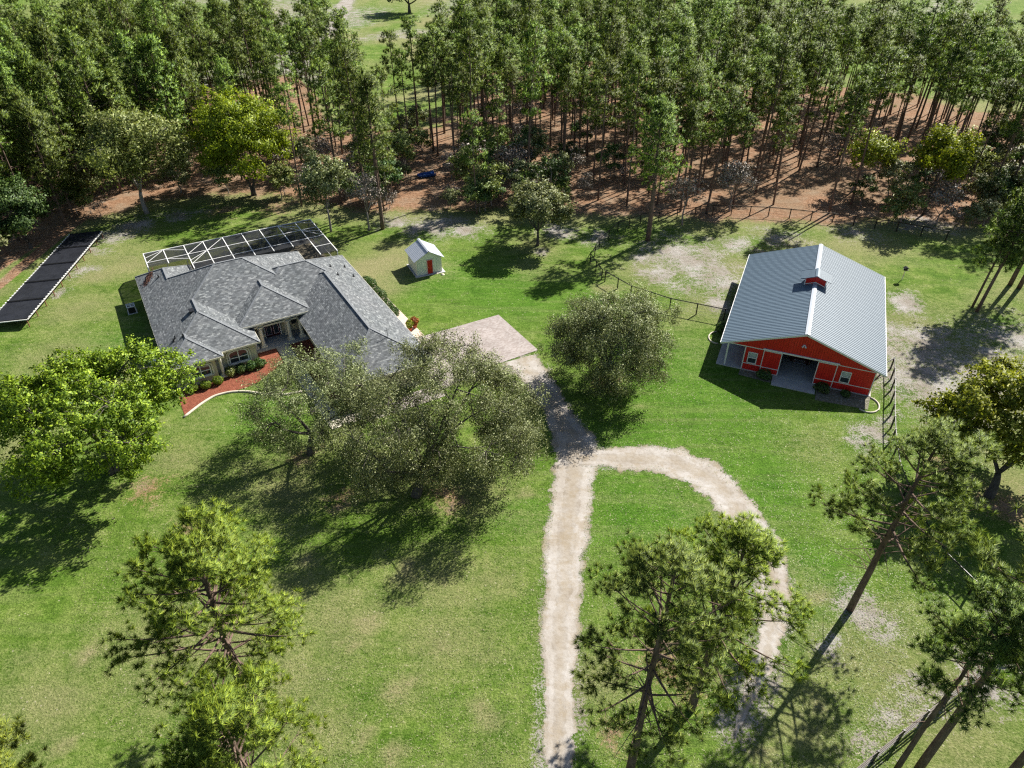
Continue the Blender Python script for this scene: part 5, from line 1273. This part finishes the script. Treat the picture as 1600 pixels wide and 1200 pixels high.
# understorey saplings and leafless shrubs along the forest edge
us_p = [broadleaf(200 + k, 4.6 + k * .5, 1.9, .8, 1.0, 6, 26, [1300, 2600, 2600, 2000][k], [.13, .17, .17, .17][k], .07, .55, hollow=.25) for k in range(4)]
us_m = [(a.mesh('stem', M['bark_pale'], True), b_.mesh('foliage', M[m])) for (a, b_), m in zip(us_p, ('twig', 'leaf_olive', 'leaf_pale', 'leaf_dark'))]
us_lab = ['leafless grey brown sapling under the pines', 'olive green sapling under the pines', 'pale green sapling under the pines', 'dark green sapling under the pines']
n_us = 0; us_list = []
for k in range(900):
    X = rng.uniform(-80, 110); fy = float(front_y(X)); Y = fy + abs(rng.normal(0, 1)) * 16 + .5
    if math.hypot(X, Y) > 150: continue
    sx, sy = PX(X, Y)
    if not -20 < sx < 1620 or abs(sx - 665) < 30 and sy > 262: continue
    cl = fbm(np.array([X]), np.array([Y]), 16, 77)[0]
    w = .2 + (cl > .5) * .55
    if 540 < sx < 860: w += .25
    if sx > 1450: w += .3
    if 900 < sx < 1380: w *= .35
    if sx < 250: w *= .6
    if rng.random() > w or n_us >= 150: continue
    n_us += 1
    us_list.append((sx, X, Y, int(rng.choice(4, p=[.42, .22, .16, .20]))))
cnt = [0] * 4
for sx, X, Y, pi in sorted(us_list):
    s_ = rng.uniform(.6, 1.35); cnt[pi] += 1
    r0 = thing('understorey_sapling', f'{ordinal(cnt[pi])} {us_lab[pi]} from the left', 'sapling', (X, Y, 0), rng.uniform(0, 6.28), us_lab[pi].split(' under ')[0] + 's under the pines'); r0.scale = (s_, s_, s_ * rng.uniform(.8, 1.1))
    link('stem', us_m[pi][0], r0); link('foliage', us_m[pi][1], r0)

# ------------------------------------------------------------------ loose turf blades and leaf litter on the near lawn
def turf():
    r = np.random.default_rng(77); n = 150000
    yy = 17 + 45 * r.random(n) ** 1.25; xx = (r.random(n) * 2 - 1) * (yy * .80 + 6)
    keep = (seg_dist(xx, yy, mid_drive) > 1.15) & (seg_dist(xx, yy, mid_loop) > 0.95)
    c, s_ = math.cos(HRZ), math.sin(HRZ); u = (xx - HO[0]) * c + (yy - HO[1]) * s_; v = (xx - HO[0]) * s_ - (yy - HO[1]) * c
    keep &= ~((u > -.5) & (u < 34.2) & (v > 0) & (v < 35))
    c, s_ = math.cos(th), math.sin(th); u = (xx - BO[0]) * c + (yy - BO[1]) * s_; v = -(xx - BO[0]) * s_ + (yy - BO[1]) * c
    keep &= ~((u > -1) & (u < 15) & (v > -2.6) & (v < 22))
    keep &= fbm(xx, yy, 2.2, 5) > .34
    xx, yy = xx[keep], yy[keep]; n = len(xx); a = r.random(n) * 6.283; h = r.uniform(.02, .07, n); w = r.uniform(.015, .035, n); ln = r.uniform(.04, .12, n); b_ = r.random(n) * 6.283
    p = np.stack([xx, yy, np.zeros(n)], 1); sd = np.stack([np.cos(a), np.sin(a), np.zeros(n)], 1) * w[:, None]
    tip = p + np.stack([np.cos(b_) * ln, np.sin(b_) * ln, h], 1)
    tv = np.stack([p - sd, p + sd, tip], 1).reshape(-1, 3); gn = np.cross(tv[1::3] - tv[0::3], tv[2::3] - tv[0::3])[:, 2] < 0
    ti = np.arange(3 * n).reshape(-1, 3); ti[gn] = ti[gn][:, ::-1]
    tb_ = B().arr(tv, ti); tb_.vn = np.tile(np.array([[0., 0., 1.]]), (3 * n, 1))
    o = tb_.build('lawn_turf', leafmat('turf_blades', (0.08, 0.145, 0.02), (0.15, 0.205, 0.045), (0.36, 0.35, 0.20), .15))
    struct(o, 'stuff'); tag(o, 'short mixed green grass blades of the near lawn', 'grass')
turf()
